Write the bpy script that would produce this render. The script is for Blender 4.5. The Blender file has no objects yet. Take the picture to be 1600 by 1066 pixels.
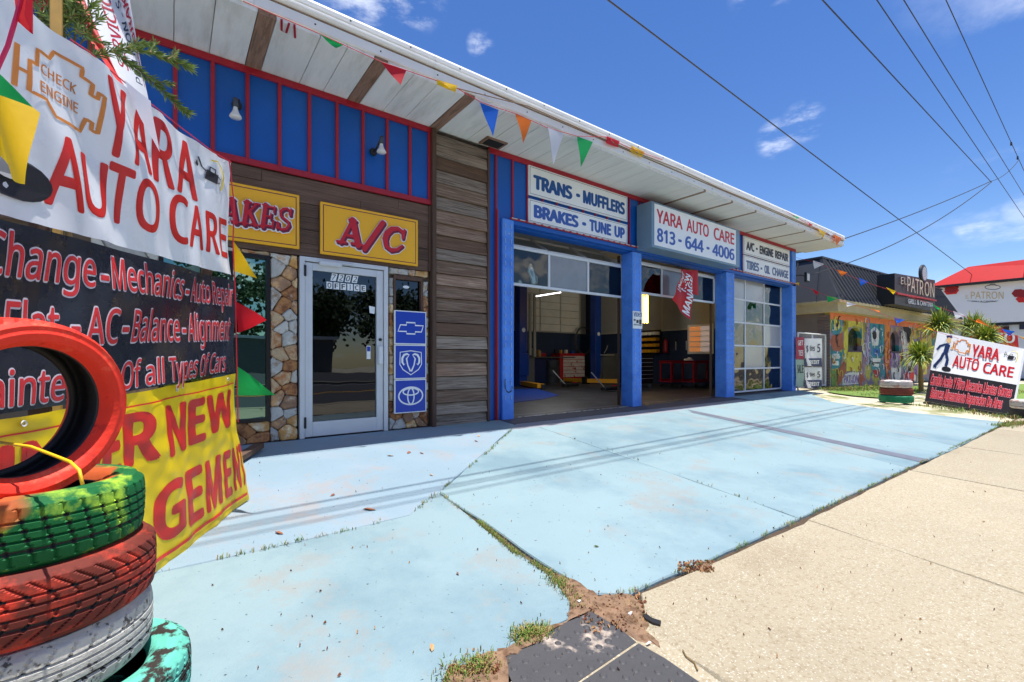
import bpy, bmesh, math, random
from mathutils import Vector, Matrix, noise
random.seed(7)
R = math.radians
scene = bpy.context.scene
col = scene.collection

# ------------------------------------------------------------------ camera
TH = R(53.2); FPX = 711.0; CX, HY = 800.0, 560.0; EYE = 0.94; DD = 5.72
camd = bpy.data.cameras.new('camera'); cam = bpy.data.objects.new('camera', camd); col.objects.link(cam)
camd.lens = 36 * FPX / 1600; camd.sensor_width = 36; camd.clip_end = 3000; camd.clip_start = 0.02
camd.shift_y = 27 / 1600
cam.location = (0, -DD, EYE); cam.rotation_euler = (R(90), 0, TH - R(90))
scene.camera = cam

# ------------------------------------------------------------------ light
SUN_EL, SUN_AZ = 83.5, -52.0          # azimuth measured from +X, counterclockwise
sd = Vector((math.cos(R(SUN_EL)) * math.cos(R(SUN_AZ)), math.cos(R(SUN_EL)) * math.sin(R(SUN_AZ)), math.sin(R(SUN_EL))))
sl = bpy.data.lights.new('sun', 'SUN'); sl.energy = 4.0; sl.angle = R(0.5); sl.color = (1.0, 0.965, 0.92)
so = bpy.data.objects.new('sun', sl); col.objects.link(so); so.rotation_euler = sd.to_track_quat('Z', 'Y').to_euler()
world = bpy.data.worlds.new("World"); scene.world = world; world.use_nodes = True
wn = world.node_tree; wn.nodes.clear()
def N(nt, t, **k):
    n = nt.nodes.new(t)
    for a, b in k.items(): setattr(n, a, b)
    return n
out = N(wn, 'ShaderNodeOutputWorld'); bg = N(wn, 'ShaderNodeBackground')
sky = N(wn, 'ShaderNodeTexSky'); sky.sky_type = 'NISHITA'; sky.sun_disc = False
sky.sun_elevation = R(SUN_EL); sky.sun_rotation = R(90 - SUN_AZ); sky.air_density = 1.0; sky.dust_density = 0.15; sky.ozone_density = 2.6
bg.inputs[1].default_value = 0.125
tcw = N(wn, 'ShaderNodeTexCoord')
# thin clouds: noise on the sky direction, flattened towards the horizon
sep = N(wn, 'ShaderNodeSeparateXYZ'); wn.links.new(tcw.outputs['Generated'], sep.inputs[0])
zz = N(wn, 'ShaderNodeMath', operation='ADD'); zz.inputs[1].default_value = 0.18; wn.links.new(sep.outputs[2], zz.inputs[0])
dx = N(wn, 'ShaderNodeMath', operation='DIVIDE'); wn.links.new(sep.outputs[0], dx.inputs[0]); wn.links.new(zz.outputs[0], dx.inputs[1])
dy = N(wn, 'ShaderNodeMath', operation='DIVIDE'); wn.links.new(sep.outputs[1], dy.inputs[0]); wn.links.new(zz.outputs[0], dy.inputs[1])
cmb = N(wn, 'ShaderNodeCombineXYZ'); wn.links.new(dx.outputs[0], cmb.inputs[0]); wn.links.new(dy.outputs[0], cmb.inputs[1])
cn = N(wn, 'ShaderNodeTexNoise'); cn.inputs['Scale'].default_value = 1.3; cn.inputs['Detail'].default_value = 10; cn.inputs['Roughness'].default_value = 0.6
wn.links.new(cmb.outputs[0], cn.inputs['Vector'])
def wmath(op, a, b=None, c=None):
    n = N(wn, 'ShaderNodeMath', operation=op)
    for k, v in enumerate((a, b, c)):
        if v is None: continue
        if isinstance(v, (int, float)): n.inputs[k].default_value = v
        else: wn.links.new(v, n.inputs[k])
    return n.outputs[0]
def wrange(v, a, b, c, d):
    n = N(wn, 'ShaderNodeMapRange'); n.clamp = True; n.interpolation_type = 'SMOOTHSTEP'; wn.links.new(v, n.inputs[0])
    for k, q in enumerate((a, b, c, d)): n.inputs[k + 1].default_value = q
    return n.outputs[0]
south = wrange(sep.outputs[1], -0.15, 0.25, 1.0, 0.0)           # heaped clouds stand over the far side of the street
total = wmath('MULTIPLY', wrange(cn.outputs[0], 0.50, 0.66, 0.0, 0.9), south)
wsp = N(wn, 'ShaderNodeTexNoise'); wsp.inputs['Scale'].default_value = 7.0; wsp.inputs['Detail'].default_value = 8; wsp.inputs['Roughness'].default_value = 0.62
mpw = N(wn, 'ShaderNodeMapping'); mpw.inputs['Scale'].default_value = (1.0, 1.0, 2.6); wn.links.new(tcw.outputs['Generated'], mpw.inputs[0]); wn.links.new(mpw.outputs[0], wsp.inputs['Vector'])
wv = wrange(wsp.outputs[0], 0.46, 0.68, 0.0, 1.0)
for az_, el_, wid, st in ((20.6, 23.6, 2.2, .62), (23.0, 22.6, 2.2, .55), (57.2, 34.5, 1.6, .5), (66.0, 38.2, 4.2, .55), (71.5, 37.6, 4.5, .5), (24.5, 35.4, 3.0, .3), (7.8, 11.5, 1.6, .4), (5.0, 12.2, 1.6, .25)):
    d_ = (math.cos(R(el_)) * math.cos(R(az_)), math.cos(R(el_)) * math.sin(R(az_)), math.sin(R(el_)))
    dt = N(wn, 'ShaderNodeVectorMath', operation='DOT_PRODUCT'); wn.links.new(tcw.outputs['Generated'], dt.inputs[0]); dt.inputs[1].default_value = d_
    mk = wrange(dt.outputs['Value'], math.cos(R(wid)), 1.0, 0.0, st); total = wmath('MAXIMUM', total, wmath('MULTIPLY', mk, wv))
mx = N(wn, 'ShaderNodeMixRGB'); mx.inputs[2].default_value = (6.6, 6.8, 7.2, 1)
hsv = N(wn, 'ShaderNodeHueSaturation'); hsv.inputs['Saturation'].default_value = 1.26; hsv.inputs['Value'].default_value = 0.74; hsv.inputs['Hue'].default_value = 0.512
wn.links.new(sky.outputs[0], hsv.inputs['Color'])
wn.links.new(hsv.outputs[0], mx.inputs[1]); wn.links.new(total, mx.inputs[0])
wn.links.new(mx.outputs[0], bg.inputs[0]); wn.links.new(bg.outputs[0], out.inputs[0])
scene.view_settings.view_transform = 'Standard'; scene.view_settings.look = 'None'
scene.view_settings.gamma = 1; scene.view_settings.exposure = 0.86; scene.view_settings.use_curve_mapping = False
scene.cycles.max_bounces = 10; scene.cycles.diffuse_bounces = 5; scene.cycles.transparent_max_bounces = 24
try: scene.cycles.use_denoising = True
except Exception: pass

# ------------------------------------------------------------------ survey helpers: a sight line onto a real plane
FW = Vector((math.cos(TH), math.sin(TH), 0)); RT = Vector((math.sin(TH), -math.cos(TH), 0)); CP = Vector((0, -DD, EYE))
def ray(x, y): return FW + RT * ((x - CX) / FPX) + Vector((0, 0, (HY - y) / FPX))
def onpl(x, y, n, d):
    r = ray(x, y); n = Vector(n); return CP + r * ((d - n.dot(CP)) / n.dot(r))
def wy(x, y, Y=0): return onpl(x, y, (0, 1, 0), Y)
def wx(x, y, X): return onpl(x, y, (1, 0, 0), X)
def wz(x, y, Z=0): return onpl(x, y, (0, 0, 1), Z)
def wd(x, y, depth): return CP + ray(x, y) * depth
YE = -4.35
def gz(Y): return 0.0 if Y >= 0 else (0.06 * Y if Y > YE else 0.06 * YE + 0.02 * (Y - YE))
def gp(x, y):
    p = onpl(x, y, (0, -0.06, 1), 0)
    if p.y < YE: p = onpl(x, y, (0, -0.02, 1), 0.06 * YE - 0.02 * YE)
    return p

# ------------------------------------------------------------------ materials
MATS = {}
def mat(name, c, rough=0.6, var=0.0, vscale=3.0, bump=0.0, bscale=40.0, metal=0.0, c2=None, c2scale=2.0, c2lo=0.5, c2hi=0.6,
        stretch=(1, 1, 1), objrand=0.0, spec=0.5, coat=0.0, emit=None, estr=1.0, speck=None, speckscale=60, specklo=0.62, huevar=0.0, c3=None, c3scale=4, c3lo=.6, c3hi=.7, c3amt=1.0):
    if name in MATS: return MATS[name]
    m = bpy.data.materials.new(name); m.use_nodes = True; nt = m.node_tree; b = nt.nodes['Principled BSDF']; L = nt.links.new
    b.inputs['Roughness'].default_value = rough; b.inputs['Metallic'].default_value = metal
    b.inputs['Specular IOR Level'].default_value = spec; b.inputs['Coat Weight'].default_value = coat
    tc = N(nt, 'ShaderNodeTexCoord'); mp = N(nt, 'ShaderNodeMapping'); mp.inputs['Scale'].default_value = stretch
    L(tc.outputs['Object'], mp.inputs[0])
    oi = N(nt, 'ShaderNodeObjectInfo'); w = N(nt, 'ShaderNodeMath', operation='MULTIPLY'); w.inputs[1].default_value = 37.0 if objrand else 0.0
    L(oi.outputs['Random'], w.inputs[0])
    def noise(scale, detail=5, rgh=0.6):
        n = N(nt, 'ShaderNodeTexNoise', noise_dimensions='4D'); n.inputs['Scale'].default_value = scale; n.inputs['Detail'].default_value = detail
        n.inputs['Roughness'].default_value = rgh; L(mp.outputs[0], n.inputs['Vector']); L(w.outputs[0], n.inputs['W']); return n
    cur = N(nt, 'ShaderNodeRGB'); cur.outputs[0].default_value = (*c, 1); cur = cur.outputs[0]
    if c2 is not None:
        n = noise(c2scale, 6, 0.65); rp = N(nt, 'ShaderNodeMapRange'); rp.inputs[1].default_value = c2lo; rp.inputs[2].default_value = c2hi; rp.clamp = True
        L(n.outputs[0], rp.inputs[0]); x = N(nt, 'ShaderNodeMixRGB'); x.inputs[2].default_value = (*c2, 1); L(rp.outputs[0], x.inputs[0]); L(cur, x.inputs[1]); cur = x.outputs[0]
    if c3 is not None:
        n = noise(c3scale, 9, 0.72); rp = N(nt, 'ShaderNodeMapRange'); rp.inputs[1].default_value = c3lo; rp.inputs[2].default_value = c3hi; rp.inputs[4].default_value = c3amt; rp.clamp = True
        L(n.outputs[0], rp.inputs[0]); x = N(nt, 'ShaderNodeMixRGB'); x.inputs[2].default_value = (*c3, 1); L(rp.outputs[0], x.inputs[0]); L(cur, x.inputs[1]); cur = x.outputs[0]
    if speck is not None:
        n = noise(speckscale, 2, 0.5); rp = N(nt, 'ShaderNodeMapRange'); rp.inputs[1].default_value = specklo; rp.inputs[2].default_value = specklo + 0.05; rp.clamp = True
        L(n.outputs[0], rp.inputs[0]); x = N(nt, 'ShaderNodeMixRGB'); x.inputs[2].default_value = (*speck, 1); L(rp.outputs[0], x.inputs[0]); L(cur, x.inputs[1]); cur = x.outputs[0]
    if var or objrand or huevar:
        h = N(nt, 'ShaderNodeHueSaturation'); L(cur, h.inputs['Color'])
        n = noise(vscale, 7, 0.65); rp = N(nt, 'ShaderNodeMapRange'); rp.inputs[1].default_value = 0.3; rp.inputs[2].default_value = 0.7
        rp.inputs[3].default_value = 1 - var; rp.inputs[4].default_value = 1 + var; L(n.outputs[0], rp.inputs[0])
        o2 = N(nt, 'ShaderNodeMapRange'); o2.inputs[3].default_value = 1 - objrand; o2.inputs[4].default_value = 1 + objrand; L(oi.outputs['Random'], o2.inputs[0])
        mu = N(nt, 'ShaderNodeMath', operation='MULTIPLY'); L(rp.outputs[0], mu.inputs[0]); L(o2.outputs[0], mu.inputs[1]); L(mu.outputs[0], h.inputs['Value'])
        cur = h.outputs[0]
    L(cur, b.inputs['Base Color'])
    if bump:
        n = noise(bscale, 6, 0.6); bp = N(nt, 'ShaderNodeBump'); bp.inputs['Strength'].default_value = bump; bp.inputs['Distance'].default_value = 0.01
        L(n.outputs[0], bp.inputs['Height']); L(bp.outputs[0], b.inputs['Normal'])
        rr = N(nt, 'ShaderNodeMapRange'); rr.inputs[3].default_value = max(0, rough - .12); rr.inputs[4].default_value = min(1, rough + .12)
        n2 = noise(vscale * 2, 4); L(n2.outputs[0], rr.inputs[0]); L(rr.outputs[0], b.inputs['Roughness'])
    if emit: b.inputs['Emission Color'].default_value = (*emit, 1); b.inputs['Emission Strength'].default_value = estr
    MATS[name] = m; return m
def S(r, g, b):      # sRGB 0-255 -> linear
    return tuple(((v / 255) / 12.92 if v / 255 <= 0.04045 else ((v / 255 + 0.055) / 1.055) ** 2.4) for v in (r, g, b))
def glass(name, tint, trans, rough=0.015, ior=1.6, bumpy=0.0):
    m = bpy.data.materials.new(name); m.use_nodes = True; nt = m.node_tree; nt.nodes.clear(); L = nt.links.new
    o = N(nt, 'ShaderNodeOutputMaterial'); g = N(nt, 'ShaderNodeBsdfGlossy'); g.inputs['Roughness'].default_value = rough; g.inputs['Color'].default_value = (*tint, 1)
    t = N(nt, 'ShaderNodeBsdfTransparent'); t.inputs[0].default_value = (*trans, 1)
    f = N(nt, 'ShaderNodeFresnel'); f.inputs[0].default_value = ior; x = N(nt, 'ShaderNodeMixShader')
    L(f.outputs[0], x.inputs[0]); L(t.outputs[0], x.inputs[1]); L(g.outputs[0], x.inputs[2]); L(x.outputs[0], o.inputs[0])
    tc = N(nt, 'ShaderNodeTexCoord'); n = N(nt, 'ShaderNodeTexNoise'); n.inputs['Scale'].default_value = 2.2; n.inputs['Detail'].default_value = 1
    bp = N(nt, 'ShaderNodeBump'); bp.inputs['Strength'].default_value = bumpy; bp.inputs['Distance'].default_value = 0.05
    L(tc.outputs['Object'], n.inputs['Vector']); L(n.outputs[0], bp.inputs['Height'])
    if bumpy: L(bp.outputs[0], g.inputs['Normal'])
    return m
def fabric(name, c, trans=0.35, rough=0.5, var=0.06):
    """thin vinyl / pennant plastic: diffuse + translucent"""
    m = mat(name, c, rough, var=var, vscale=5, bump=0.15, bscale=12); nt = m.node_tree; b = nt.nodes['Principled BSDF']
    o = nt.nodes['Material Output']; t = N(nt, 'ShaderNodeBsdfTranslucent'); t.inputs[0].default_value = (*c, 1); x = N(nt, 'ShaderNodeMixShader'); x.inputs[0].default_value = trans
    nt.links.new(b.outputs[0], x.inputs[1]); nt.links.new(t.outputs[0], x.inputs[2]); nt.links.new(x.outputs[0], o.inputs[0]); return m

M_blue = mat('panel_blue', S(0, 86, 172), 0.45, var=0.10, vscale=2, bump=0.12, bscale=25, objrand=0.05)
M_post = mat('post_blue', S(88, 148, 236), 0.6, var=0.07, vscale=3, bump=0.4, bscale=14, c2=S(72, 128, 220), c2scale=4, c2lo=.46, c2hi=.66, speck=S(190, 196, 204), speckscale=26, specklo=.70, c3=S(120, 136, 165), c3scale=9, c3lo=.64, c3hi=.7, c3amt=.6)
M_red = mat('trim_red', S(168, 22, 40), 0.5, var=0.12, vscale=6, bump=0.1)
M_wood = mat('barn_wood', S(130, 102, 82), 0.85, var=0.42, vscale=2.6, bump=1.0, bscale=9, stretch=(0.8, 6, 20), objrand=0.42, c3=S(54, 38, 30), c3scale=3.2, c3lo=.56, c3hi=.66, c3amt=.8, c2=S(170, 146, 124), c2scale=2.4, c2lo=.46, c2hi=.68)
M_wood2 = mat('barn_wood_grey', S(150, 134, 118), 0.9, var=0.45, vscale=3.2, bump=1.0, bscale=9, stretch=(0.8, 6, 24), objrand=0.3, c2=S(92, 70, 54), c2scale=2.6, c2lo=.5, c2hi=.66, c3=S(190, 176, 158), c3scale=3.4, c3lo=.56, c3hi=.66, c3amt=.6)
M_wood3 = mat('barn_wood_umber', S(106, 80, 62), 0.85, var=0.4, vscale=2.8, bump=1.0, bscale=9, stretch=(0.8, 6, 20), objrand=0.3, c2=S(128, 98, 74), c2scale=3.0, c2lo=.5, c2hi=.66)
M_woodd = mat('barn_wood_dark', S(104, 80, 66), 0.85, var=0.42, vscale=2.6, bump=0.9, bscale=9, stretch=(0.9, 6, 22), objrand=0.25, c2=S(124, 92, 66), c2scale=2, c2lo=.55, c2hi=.8)
M_woodv = mat('wood_frame', S(92, 68, 54), 0.8, var=0.25, vscale=2, bump=0.7, bscale=9, stretch=(12, 12, 0.8), objrand=0.12)
M_beam = mat('beam_wood', S(150, 118, 98), 0.85, var=0.3, vscale=3, bump=0.8, bscale=9, stretch=(10, 1, 10), c2=S(95, 68, 50), c2scale=2.0, c2lo=.5, c2hi=.7)
M_soff = mat('soffit_white', S(232, 231, 227), 0.7, var=0.10, vscale=1.2, bump=0.3, bscale=12, stretch=(4, .7, 1), objrand=0.05, c2=S(200, 198, 190), c2scale=2.0, c2lo=.5, c2hi=.75)
M_soffr = mat('soffit_board', S(226, 223, 215), 0.7, var=0.08, vscale=3, bump=0.3, bscale=9, stretch=(9, .5, 1), objrand=0.04)
M_dark = mat('dark_gap', (0.012, 0.011, 0.01), 0.9)
M_rust = mat('rusty_seam', S(146, 120, 96), 0.8, var=0.3, vscale=8)
M_fas = mat('fascia_white', S(238, 236, 228), 0.45, var=0.05, vscale=2, bump=0.15, bscale=20, c2=S(190, 172, 138), c2scale=3.5, c2lo=.68, c2hi=.8)
M_gutter = mat('gutter_metal', S(216, 212, 200), 0.45, var=0.08, vscale=2, bump=0.25, bscale=14, c2=S(170, 155, 128), c2scale=2.5, c2lo=.6, c2hi=.8, stretch=(.6, 3, 3))
M_alu = mat('aluminium', S(214, 214, 214), 0.42, var=0.06, metal=0.2, bump=0.1)
M_alud = mat('aluminium_white', S(226, 226, 224), 0.4, var=0.05, bump=0.1)
M_black = mat('black_plastic', (0.015, 0.015, 0.016), 0.45)
M_mortar = mat('mortar', S(112, 94, 76), 0.95, var=0.2, bump=0.8, bscale=40)
STONES = [mat('stone_%s' % n, S(*c), 0.8, var=0.22, vscale=9, bump=0.9, bscale=22, objrand=0.14, c2=S(*d), c2scale=9, c2lo=lo - .08, c2hi=lo + .06, c3=S(226, 220, 206), c3scale=7, c3lo=.56, c3hi=.66, c3amt=.6) for n, c, d, lo in
          [('grey', (190, 186, 176), (140, 110, 80), .6), ('tan', (204, 174, 134), (164, 106, 62), .52), ('rust', (192, 132, 78), (124, 76, 46), .52),
           ('white', (206, 200, 186), (178, 126, 78), .58), ('brown', (158, 120, 90), (196, 150, 100), .56), ('ochre', (204, 150, 84), (220, 200, 160), .55)]]
M_pad = mat('pad_blue', S(129, 152, 157), 0.7, var=0.05, vscale=1.1, bump=0.35, bscale=90, c2=S(108, 134, 143), c2scale=0.8, c2lo=.46, c2hi=.62, speck=S(64, 76, 80), speckscale=42, specklo=0.69, objrand=0.025, c3=S(142, 138, 130), c3scale=1.9, c3lo=.53, c3hi=.66, c3amt=.7)
M_padl = mat('pad_pale_blue', S(128, 150, 162), 0.7, var=0.05, vscale=1.3, bump=0.35, bscale=90, c2=S(138, 152, 162), c2scale=1.2, c2lo=.46, c2hi=.62, speck=S(76, 80, 90), speckscale=42, specklo=0.69, c3=S(152, 142, 136), c3scale=2.2, c3lo=.53, c3hi=.66, c3amt=.7)
M_side = mat('sidewalk_cream', S(160, 149, 125), 0.88, var=0.09, vscale=0.7, bump=0.45, bscale=80, c2=S(138, 122, 94), c2scale=62, c2lo=.5, c2hi=.66, speck=S(190, 184, 168), speckscale=120, specklo=0.60, objrand=0.06, c3=S(126, 108, 82), c3scale=1.2, c3lo=.54, c3hi=.74, c3amt=.6)
M_joint = mat('joint_soil', S(78, 62, 46), 0.95, var=0.3, vscale=12, bump=0.8, bscale=60)
M_apron = mat('apron_charcoal', S(72, 72, 80), 0.75, var=0.15, vscale=3, bump=0.3, bscale=50)
M_strip = mat('strip_grey', S(138, 140, 146), 0.8, var=0.12, vscale=4, bump=0.3, bscale=50)
M_stripe = mat('stripe_paint', S(96, 100, 112), 0.7, var=0.2, vscale=6)
M_floor = mat('shop_floor', S(54, 55, 62), 0.5, var=0.25, vscale=1.5, bump=0.2, bscale=20, c2=S(96, 96, 100), c2scale=1.2, c2lo=.5, c2hi=.7)
M_dirt = mat('dirt', S(132, 104, 80), 0.95, var=0.3, vscale=12, bump=1.0, bscale=50, c2=S(96, 70, 48), c2scale=20, c2lo=.48, c2hi=.6)
M_grit = mat('pale_ground', S(190, 180, 156), 0.95, var=0.2, vscale=3, bump=0.6, bscale=30, c2=S(110, 116, 60), c2scale=1.3, c2lo=.5, c2hi=.62)
M_asph = mat('asphalt', (0.05, 0.05, 0.052), 0.85, var=0.15, bump=0.5, bscale=80)
M_grass = mat('grass_green', S(104, 132, 48), 0.7, var=0.3, vscale=8, objrand=.1)
M_grassd = mat('grass_dry', S(150, 128, 74), 0.8, var=0.3, vscale=8)
M_wyel = mat('sign_yellow', S(255, 184, 14), 0.35, var=0.03, vscale=3)
M_wwht = mat('sign_white', S(242, 242, 240), 0.35, var=0.03, vscale=3)
M_sred = mat('letter_red', S(206, 22, 36), 0.4, var=0.03)
M_sblue = mat('letter_blue', S(14, 78, 146), 0.4, var=0.03)
M_sblue2 = mat('letter_blue_bright', S(52, 92, 172), 0.4, var=0.03)
M_navy = mat('letter_navy', S(26, 34, 60), 0.4)
M_logo = mat('logo_blue', S(0, 62, 176), 0.3, var=0.03)
M_boxg = mat('lightbox_grey', S(120, 148, 168), 0.4, var=0.1, vscale=2, bump=0.1, metal=0.2)
M_boxw = mat('lightbox_face', S(246, 246, 242), 0.35)
M_inner = mat('inner_wall', S(176, 174, 166), 0.8, var=0.1, vscale=1)
M_innerd = mat('inner_wall_navy', S(34, 52, 84), 0.7, var=0.2, vscale=1)
M_redp = mat('red_enamel', S(170, 18, 40), 0.35, var=0.1, coat=.3)
M_lift = mat('lift_blue', S(18, 60, 150), 0.4, var=0.1)
M_yel = mat('yellow_enamel', S(226, 160, 20), 0.45, var=0.1)
G_door = glass('door_glass', (0.9, 0.93, 1.0), (0.05, 0.06, 0.065), 0.01, 1.75, 0.02)
G_green = glass('green_film_glass', (0.55, 0.95, 0.85), (0.03, 0.06, 0.05), 0.01, 3.2, 0.02)
G_pane = glass('pane_glass', (0.92, 0.88, 0.80), (0.72, 0.74, 0.75), 0.02, 1.7, 0.22)
G_pane2 = glass('pane_glass_wavy', (0.96, 0.92, 0.84), (0.36, 0.36, 0.34), 0.03, 1.9, 0.4)

# ------------------------------------------------------------------ mesh helpers
class MB:
    def __init__(s): s.v = []; s.f = []
    def add(s, vs, fs):
        k = len(s.v); s.v += [tuple(a) for a in vs]; s.f += [tuple(i + k for i in f) for f in fs]; return s
    def box(s, x0, x1, y0, y1, z0, z1, j=0.0, M=None):
        vs = [Vector((x, y, z)) + Vector((random.uniform(-j, j), random.uniform(-j, j), random.uniform(-j, j))) for z in (z0, z1) for x, y in ((x0, y0), (x1, y0), (x1, y1), (x0, y1))]
        if M: vs = [M @ v for v in vs]
        return s.add(vs, [(3, 2, 1, 0), (4, 5, 6, 7), (0, 1, 5, 4), (1, 2, 6, 5), (2, 3, 7, 6), (3, 0, 4, 7)])
    def bbox(s, x0, x1, y0, y1, z0, z1, b=0.004):
        """box with bevelled edges"""
        bm = bmesh.new(); r = bmesh.ops.create_cube(bm, size=1)
        for v in bm.verts: v.co = Vector(((x0 + x1) / 2 + v.co.x * (x1 - x0), (y0 + y1) / 2 + v.co.y * (y1 - y0), (z0 + z1) / 2 + v.co.z * (z1 - z0)))
        bmesh.ops.bevel(bm, geom=bm.edges[:], offset=b, segments=1, affect='EDGES')
        bm.verts.index_update(); s.add([v.co for v in bm.verts], [[v.index for v in f.verts] for f in bm.faces]); bm.free(); return s
    def prism(s, pts, d):
        """polygon pts (Vectors, CCW seen from the front) pushed back along d"""
        n = len(pts); vs = [Vector(p) for p in pts] + [Vector(p) + Vector(d) for p in pts]
        return s.add(vs, [tuple(range(n)), tuple(range(2 * n - 1, n - 1, -1))] + [(i, i + n, (i + 1) % n + n, (i + 1) % n) for i in range(n)])
    def tube(s, pts, r, n=8, cap=True, r2=None):
        pts = [Vector(p) for p in pts]; k = len(s.v); up = Vector((0, 0, 1)); m = len(pts); vs = []
        for i, p in enumerate(pts):
            t = (pts[min(i + 1, m - 1)] - pts[max(i - 1, 0)]).normalized()
            a = t.cross(up); a = a.normalized() if a.length > 1e-3 else Vector((1, 0, 0)); b = a.cross(t).normalized()
            rr = r if r2 is None else r + (r2 - r) * i / (m - 1)
            vs += [p + (a * math.cos(2 * math.pi * q / n) + b * math.sin(2 * math.pi * q / n)) * rr for q in range(n)]
        fs = [(i * n + q, i * n + (q + 1) % n, (i + 1) * n + (q + 1) % n, (i + 1) * n + q) for i in range(m - 1) for q in range(n)]
        if cap: fs += [tuple(range(n - 1, -1, -1)), tuple(range((m - 1) * n, m * n))]
        return s.add(vs, fs)
    def lathe(s, prof, n=24, M=None, closed=False):
        vs = [Vector((r * math.cos(2 * math.pi * q / n), r * math.sin(2 * math.pi * q / n), z)) for r, z in prof for q in range(n)]
        if M: vs = [M @ v for v in vs]
        m = len(prof); rng = range(m if closed else m - 1)
        return s.add(vs, [(i * n + q, i * n + (q + 1) % n, ((i + 1) % m) * n + (q + 1) % n, ((i + 1) % m) * n + q) for i in rng for q in range(n)])
    def build(s, name, m, parent=None, smooth=False, kind=None, loc=None):
        me = bpy.data.meshes.new(name); o = bpy.data.objects.new(name, me); col.objects.link(o)
        base = Vector((0, 0, 0))
        if parent is not None:
            o.parent = parent; q = parent
            while q: base += q.location; q = q.parent
        if loc is not None: o.location = Vector(loc) - base; base = Vector(loc)
        me.from_pydata([Vector(v) - base for v in s.v], [], s.f); me.validate(); me.update()
        ms = m if isinstance(m, (list, tuple)) else [m]
        for a in ms: me.materials.append(a)
        if smooth: me.polygons.foreach_set('use_smooth', [True] * len(me.polygons))
        if kind: o['kind'] = kind
        return o
def B(*a, **k): return MB().box(*a, **k)
def recalc(o):
    bm = bmesh.new(); bm.from_mesh(o.data); bmesh.ops.recalc_face_normals(bm, faces=bm.faces); bm.to_mesh(o.data); bm.free(); return o
def tag(o, label=None, cat=None, group=None, kind=None):
    if label: o['label'] = label
    if cat: o['category'] = cat
    if group: o['group'] = group
    if kind: o['kind'] = kind
    return o
def thing(name, label, cat, loc=(0, 0, 0), group=None):
    o = bpy.data.objects.new(name, None); o.empty_display_size = 0.1; col.objects.link(o); o.location = loc; return tag(o, label, cat, group)
def struct(name, loc=(0, 0, 0)):
    o = bpy.data.objects.new(name, None); o.empty_display_size = 0.1; col.objects.link(o); o.location = loc; o['kind'] = 'structure'; return o
def copy_tree(o, parent=None):
    c = o.copy(); col.objects.link(c); c.parent = parent
    for ch in o.children: copy_tree(ch, c)
    return c

# ------------------------------------------------------------------ lettering
_tc = {}
FONT = None
try:      # the sans face that ships with Blender itself; the built-in face is the fallback
    import os
    FONT = bpy.data.fonts.load(os.path.join(bpy.utils.system_resource('DATAFILES'), 'fonts', 'NotoSansHebrew-Regular.woff2'))
except Exception: FONT = None
def text2d(s, bold=0.0, shear=0.0, space=1.0, res=2):
    key = (s, bold, shear, space, res)
    if key in _tc: return _tc[key]
    cu = bpy.data.curves.new('t', 'FONT'); cu.body = s; cu.font = FONT if FONT else cu.font; cu.offset = bold; cu.shear = shear; cu.space_character = space; cu.resolution_u = res
    o = bpy.data.objects.new('t', cu); col.objects.link(o); bpy.context.view_layer.update()
    me = o.to_mesh(); vs = [(v.co.x, v.co.y) for v in me.vertices]; fs = [tuple(p.vertices) for p in me.polygons]
    fs = [f if sum(vs[f[i]][0] * vs[f[(i + 1) % len(f)]][1] - vs[f[(i + 1) % len(f)]][0] * vs[f[i]][1] for i in range(len(f))) > 0 else f[::-1] for f in fs]
    o.to_mesh_clear(); bpy.data.objects.remove(o); bpy.data.curves.remove(cu)
    _tc[key] = (vs, fs); return vs, fs
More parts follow.
